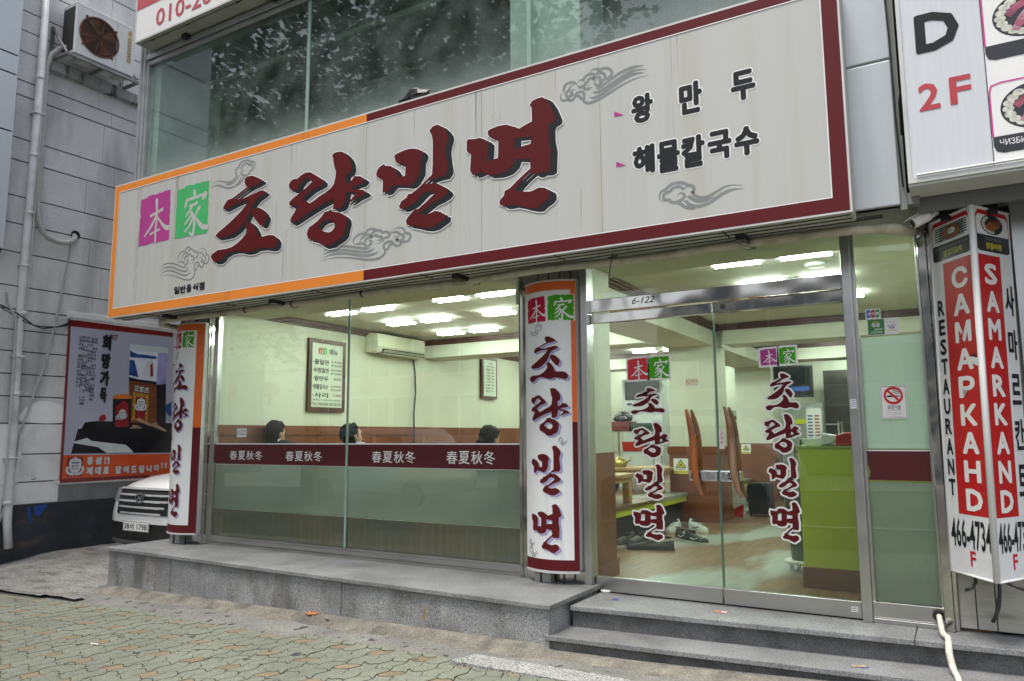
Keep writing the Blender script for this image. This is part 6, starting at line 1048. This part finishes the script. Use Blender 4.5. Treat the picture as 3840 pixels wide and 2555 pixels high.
# drain pipe wrapped in tape, under the wide sign
def pz_(x): return 2.806
P=[(-7.60,.6,2.80),(-7.60,.1,2.80),(-7.58,-.15,2.80),(-7.52,-.33,2.80),(-7.38,-.42,2.805)]
P+=[(x,-.45+.010*math.sin(x*3),pz_(x)+.006*math.sin(x*4.1)) for x in [-7.1+i*.22 for i in range(31)] if x<-.3]+[(-.24,-.40,2.79),(-.16,-.28,2.785)]
b=MB(); b.tube(P,.031,12); b.v=[(x,y,z) for x,y,z in b.v]; wp=thing('wrapped_pipe',(-4,-.4,2.8),'long cream tape wrapped pipe running under the wide sign','pipe'); b.obj('pipe',pipewrap,wp,smooth=True)
for i in (10,13,17,21,28):
    p=P[i]; q=P[i+1]; d=(Vector(q)-Vector(p)).normalized()*.012; b=MB(); b.tube([Vector(p)-d,Vector(p)+d],.0325,12); b.obj('tie',black if i<20 else pipewrap,wp,smooth=True)
b=MB(); b.tube([(x,-.50,2.85) for x in [-7.3+i*.5 for i in range(15)]],.012,6); b.tube([(-2.02,-.58,2.83),(-2.03,-.58,2.78),(-2.05,-.58,2.66)],.004,5); b.tube([(-2.05,-.58,2.80),(-1.98,-.58,2.81)],.006,5); tag(b.obj('cable',black,smooth=True),'dark cable beside the cream pipe with one loose end by the doors','cable')
# corrugated hose at the right end of the steps
HP=[(-.178,-.02,.47),(-.172,-.08,.43),(-.165,-.16,.40),(-.155,-.26,.397),(-.132,-.34,.40),(-.128,-.40,.39),(-.128,-.435,.34),(-.118,-.45,.28),(-.108,-.47,.252),(-.095,-.55,.252),(-.08,-.72,.25),(-.075,-.80,.20),(-.07,-.83,.13)]
q=[]; 
for k in range(len(HP)-1):
    for j in range(8): t=j/8; q.append(tuple(Vector(HP[k]).lerp(Vector(HP[k+1]),t)))
b=MB(); b.tube(q,[.0165+(.003 if i%2 and 40<i<64 else 0) for i in range(len(q))],10); tag(b.obj('white_hose',mat('hose_cream',(.76,.73,.63),.6,var=.12,bump=.4),smooth=True),'white drain hose coming out under the side window and over the steps','hose')
b=MB(); b.lathe([(0,0),(.03,0),(.034,.003)],(-.178,-.052,.455),'y',12); b.obj('hose_hole',dark,bd)
# litter
def leafshape(c,s,a,z,curl):
    o=[]; N=[(0,-.9),(.12,-.35),(.55,-.45),(.45,-.1),(.95,.1),(.5,.25),(.55,.7),(.2,.5),(0,1.05),(-.2,.5),(-.55,.7),(-.5,.25),(-.95,.1),(-.45,-.1),(-.55,-.45),(-.12,-.35)]
    for x,y in N: xx=(x*math.cos(a)-y*math.sin(a))*s; yy=(x*math.sin(a)+y*math.cos(a))*s; o.append((c[0]+xx,c[1]+yy,z+curl*(x*x+y*y)*s))
    return o
b=MB(); o=leafshape((-4.63,-.80),.07,.5,gz(-4.6)+.05,.45); c=(-4.63,-.80,gz(-4.6)+.052); b.add(o+[c],[(i,(i+1)%16,16) for i in range(16)]); b.tube([o[0],(o[0][0]-.02,o[0][1]-.03,o[0][2]+.01)],.002,5); tag(b.obj('fallen_leaf',mat('dry_leaf',(.40,.16,.04),.6,var=.3,sc_=30)),'curled orange dry leaf lying on the mortar edge','leaf')
b=MB(); o=leafshape((-4.40,-.83),.05,1.9,gz(-4.4)+.043,.1); b.add(o,[tuple(range(16))]); tag(b.obj('fallen_leaf',mat('dark_leaf',(.05,.05,.045),.7)),'flat dark leaf lying right of the orange one','leaf')
def card(x,y,z,a,cols,label):
    b=MB(); M=Matrix.Translation((x,y,z))@Matrix.Rotation(R(a),4,'Z'); f=lambda u,v,d:tuple(M@Vector((u,v,d)))
    put(b,rect(-.045,.045,-.028,.028),f,.0015,0); put(b,rect(-.04,.0,-.02,.02),f,.0022,1); put(b,rect(.005,.04,-.006,.02),f,.0022,2); put(b,text2d('대출',(-.035,-.004,-.012,.012),.03),f,.0028,0); tag(b.obj('flyer_card',cols),label,'flyer')
cb_=mat('card_blue',(.05,.06,.35),.4); cy_=mat('card_yellow',(.65,.50,.04),.4); cp_=mat('card_pink',(.55,.05,.15),.4)
card(-2.23,-.22,.3755,12,[cb_,cy_,cb_],'blue and yellow flyer card near the left end of the top step'); card(-1.45,-.235,.3755,-5,[cp_,cy_,letter_white],'pink flyer card on the top step below the doors'); card(-.58,-.54,.2305,20,[cb_,cy_,cy_],'yellow and blue flyer card on the lower step at the right')
b=MB(); b.tube([(-5.63,-2.03,gz(-5.6)+.006),(-5.565,-2.015,gz(-5.6)+.006)],.005,8); tag(b.obj('cigarette_end',letter_white),'white cigarette end lying on the green pavers','cigarette end')
b=MB(); b.lathe([(0,.0),(.035,.0),(.042,.012),(.038,.018),(0,.016)],(-2.37,-.02,.376),'z',14); tag(b.obj('door_stop',letter_white,smooth=True),'small white round door stop at the foot of the left door','door stop')
b=MB(); rr=random.Random(3)
for k in range(16):
    a=rr.uniform(0,6.28); p=Vector((-2.80,-1.27,gz(-2.8)+.0)); q_=Vector((math.cos(a),math.sin(a),rr.uniform(.3,1))).normalized()*rr.uniform(.03,.06); s_=q_.cross(Vector((0,0,1))).normalized()*.012; b.poly([p,p+q_*.6+s_,p+q_,p+q_*.6-s_])
tag(b.obj('weed',mat('weed_green',(.10,.28,.03),.5,var=.3)),'tiny green weed at the end of the kerb block','plant')
# ------------------------------------------------------------ across the street (seen in the glass)
bark=mat('bark',(.15,.13,.10),.9,var=.3,bump=.6,bsc=20); leafm=mat('plane_leaf',(.045,.095,.018),.5,var=.45,sc_=2.5)
def tree():
    t=thing('street_tree',(0,0,0),'tall leafy plane tree standing at the kerb across the pavement','tree','plane trees along the kerb'); b=MB(); b.tube([(0,0,-.3),(.03,0,2.5),(-.05,.05,5.4),(.05,0,8.5),(0,.1,13.5)],[.26,.21,.18,.13,.05],12); rr=random.Random(12); br=[]
    for k in range(20):
        a=k*2.4; z=3.6+k*.50; L_=rr.uniform(1.8,3.2); e=Vector((math.cos(a)*L_,math.sin(a)*L_,z+rr.uniform(.8,2.2))); br.append(e); b.tube([(0,0,z),(e.x*.5,e.y*.5,z+(e.z-z)*.35),tuple(e)],[.08,.05,.02],7)
    b.obj('trunk',bark,t); b=MB(); N=[(0,-.6),(.5,-.5),(.4,-.1),(.95,.1),(.45,.3),(.4,.75),(0,1.0),(-.4,.75),(-.45,.3),(-.95,.1),(-.4,-.1),(-.5,-.5)]
    cl=[e*f+Vector((0,0,(1-f)*3))+Vector((rr.gauss(0,.3),rr.gauss(0,.3),rr.gauss(0,.3))) for e in br for f in (.55,.8,1,1.08)]+[Vector((rr.gauss(0,1.6),rr.gauss(0,1.6),rr.uniform(5,15))) for _ in range(60)]
    for c in cl:
        for k in range(80):
            p=c+Vector((rr.gauss(0,.42),rr.gauss(0,.42),rr.gauss(0,.34))); n=Vector((rr.gauss(0,.5),rr.gauss(0,.5),1)).normalized(); u=n.orthogonal().normalized(); v=n.cross(u); a=rr.uniform(0,6.28); u,v=u*math.cos(a)+v*math.sin(a),v*math.cos(a)-u*math.sin(a); s=rr.uniform(.09,.17)
            b.poly([p+u*(x*s)+v*(y*s) for x,y in N])
    b.obj('crown',leafm,t); return t
tr0=tree()
for i,(x,y,a) in enumerate(((-9.0,-9.6,0),(-15.0,-9.3,1.9),(-21.5,-9.6,4.0),(-28.5,-9.4,2.8))):
    t=tr0 if i==0 else copy_tree(tr0); t.location=(x,y,gz(x)-.05); t.rotation_euler=(0,0,a)
ob=thing('office_building',(0,0,0),'pale office block of middle height straight across the street','building','office blocks across the street'); b=MB(); b.box(-6.5,6.5,-8,0,-1.5,12); b.obj('wall',mat('office_wall',(.50,.48,.45),.7,var=.06),ob)
wp0=None
for r_ in range(3):
    for c_ in range(4):
        if wp0 is None: b=MB(); b.box(-1.3,1.3,-.1,.06,0,2.1); wp0=b.obj('window',mat('office_glass',(.10,.13,.16),.1),ob); b=MB(); b.box(-1.35,1.35,.06,.10,-.06,0); b.box(-1.35,1.35,.06,.1,2.1,2.16); b.box(-.03,.03,.06,.1,0,2.1); b.obj('frame',letter_white,wp0); w_=wp0
        else: w_=copy_tree(wp0,ob)
        w_.location=(-4.65+c_*3.1,0,1.6+r_*3.3)
for x,zs_,l_ in ((-53,1.4,'tall pale office block far to the left across the street'),(-5,.72,'low pale office block opposite the glass doors')):
    t=copy_tree(ob); t.location=(x,-27,0); t.scale=(1,1,zs_); t['label']=l_
ob.location=(-27,-27,0)
def van(x,y,label,col):
    t=thing('parked_van',(x,y,gz(x)-.06),label,'van'); z0=gz(x)-.06
    b=MB(); b.prism([(x-2.3,z0+.3),(x+2.2,z0+.3),(x+2.35,z0+.7),(x+2.2,z0+1.05),(x+1.5,z0+1.75),(x+1.2,z0+1.95),(x-2.1,z0+2.0),(x-2.3,z0+1.8)],'y',y-.9,y+.9); b.obj('body',col,t,bevel=.08)
    b=MB()
    for a,c in ((-2.0,-.9),(-.8,.2),(.3,1.25)): b.prism([(x+a,z0+1.15),(x+c,z0+1.15),(x+c-.12 if a>.2 else x+c,z0+1.75),(x+a,z0+1.78)],'y',y+.895,y+.91)
    b.obj('side_window',mat('car_glass',0),t)
    for a in (-1.5,1.5):
        b=MB(); b.lathe([(0,-.1),(.33,-.1),(.33,.1),(0,.1)],(x+a,y+.85,z0+.33),'y',20); b.obj('wheel',black,t)
van(-13.3,-10.5,'white van parked across the road, left one',cw); van(-5.2,-11.2,'white van parked across the road, right one',cw)
red_l=mat('lantern_red',(.55,.03,.02),.5,var=.1)
lanterns=None
for x,z in ((-18.1,2.9),(-16.3,2.85),(-12.8,2.85),(-11.1,2.88),(-9.3,2.95)):
    if lanterns is None:
        lanterns=thing('paper_lantern',(x,-9,z),'round red paper lantern hanging on a wire across the road','lantern','red lanterns on the wire'); b=MB(); b.ell((x,-9,z),(.26,.26,.22),18,10); b.obj('shade',red_l,lanterns,smooth=True); b=MB(); b.tube([(x,-9,z-.21),(x,-9,z-.42)],[.05,.07],8); b.obj('tassel',red_l,lanterns); b=MB(); b.tube([(x,-9,z+.2),(x,-9,z+.5)],.008,5); b.obj('cord',black,lanterns)
    else: t=copy_tree(lanterns); t.location=(x,-9,z)
b=MB(); b.tube([(-30+i*1.0,-9,3.36+.0*i) for i in range(32)],.012,5); tag(b.obj('lantern_wire',black),'thin wire carrying the red lanterns across the road','wire')
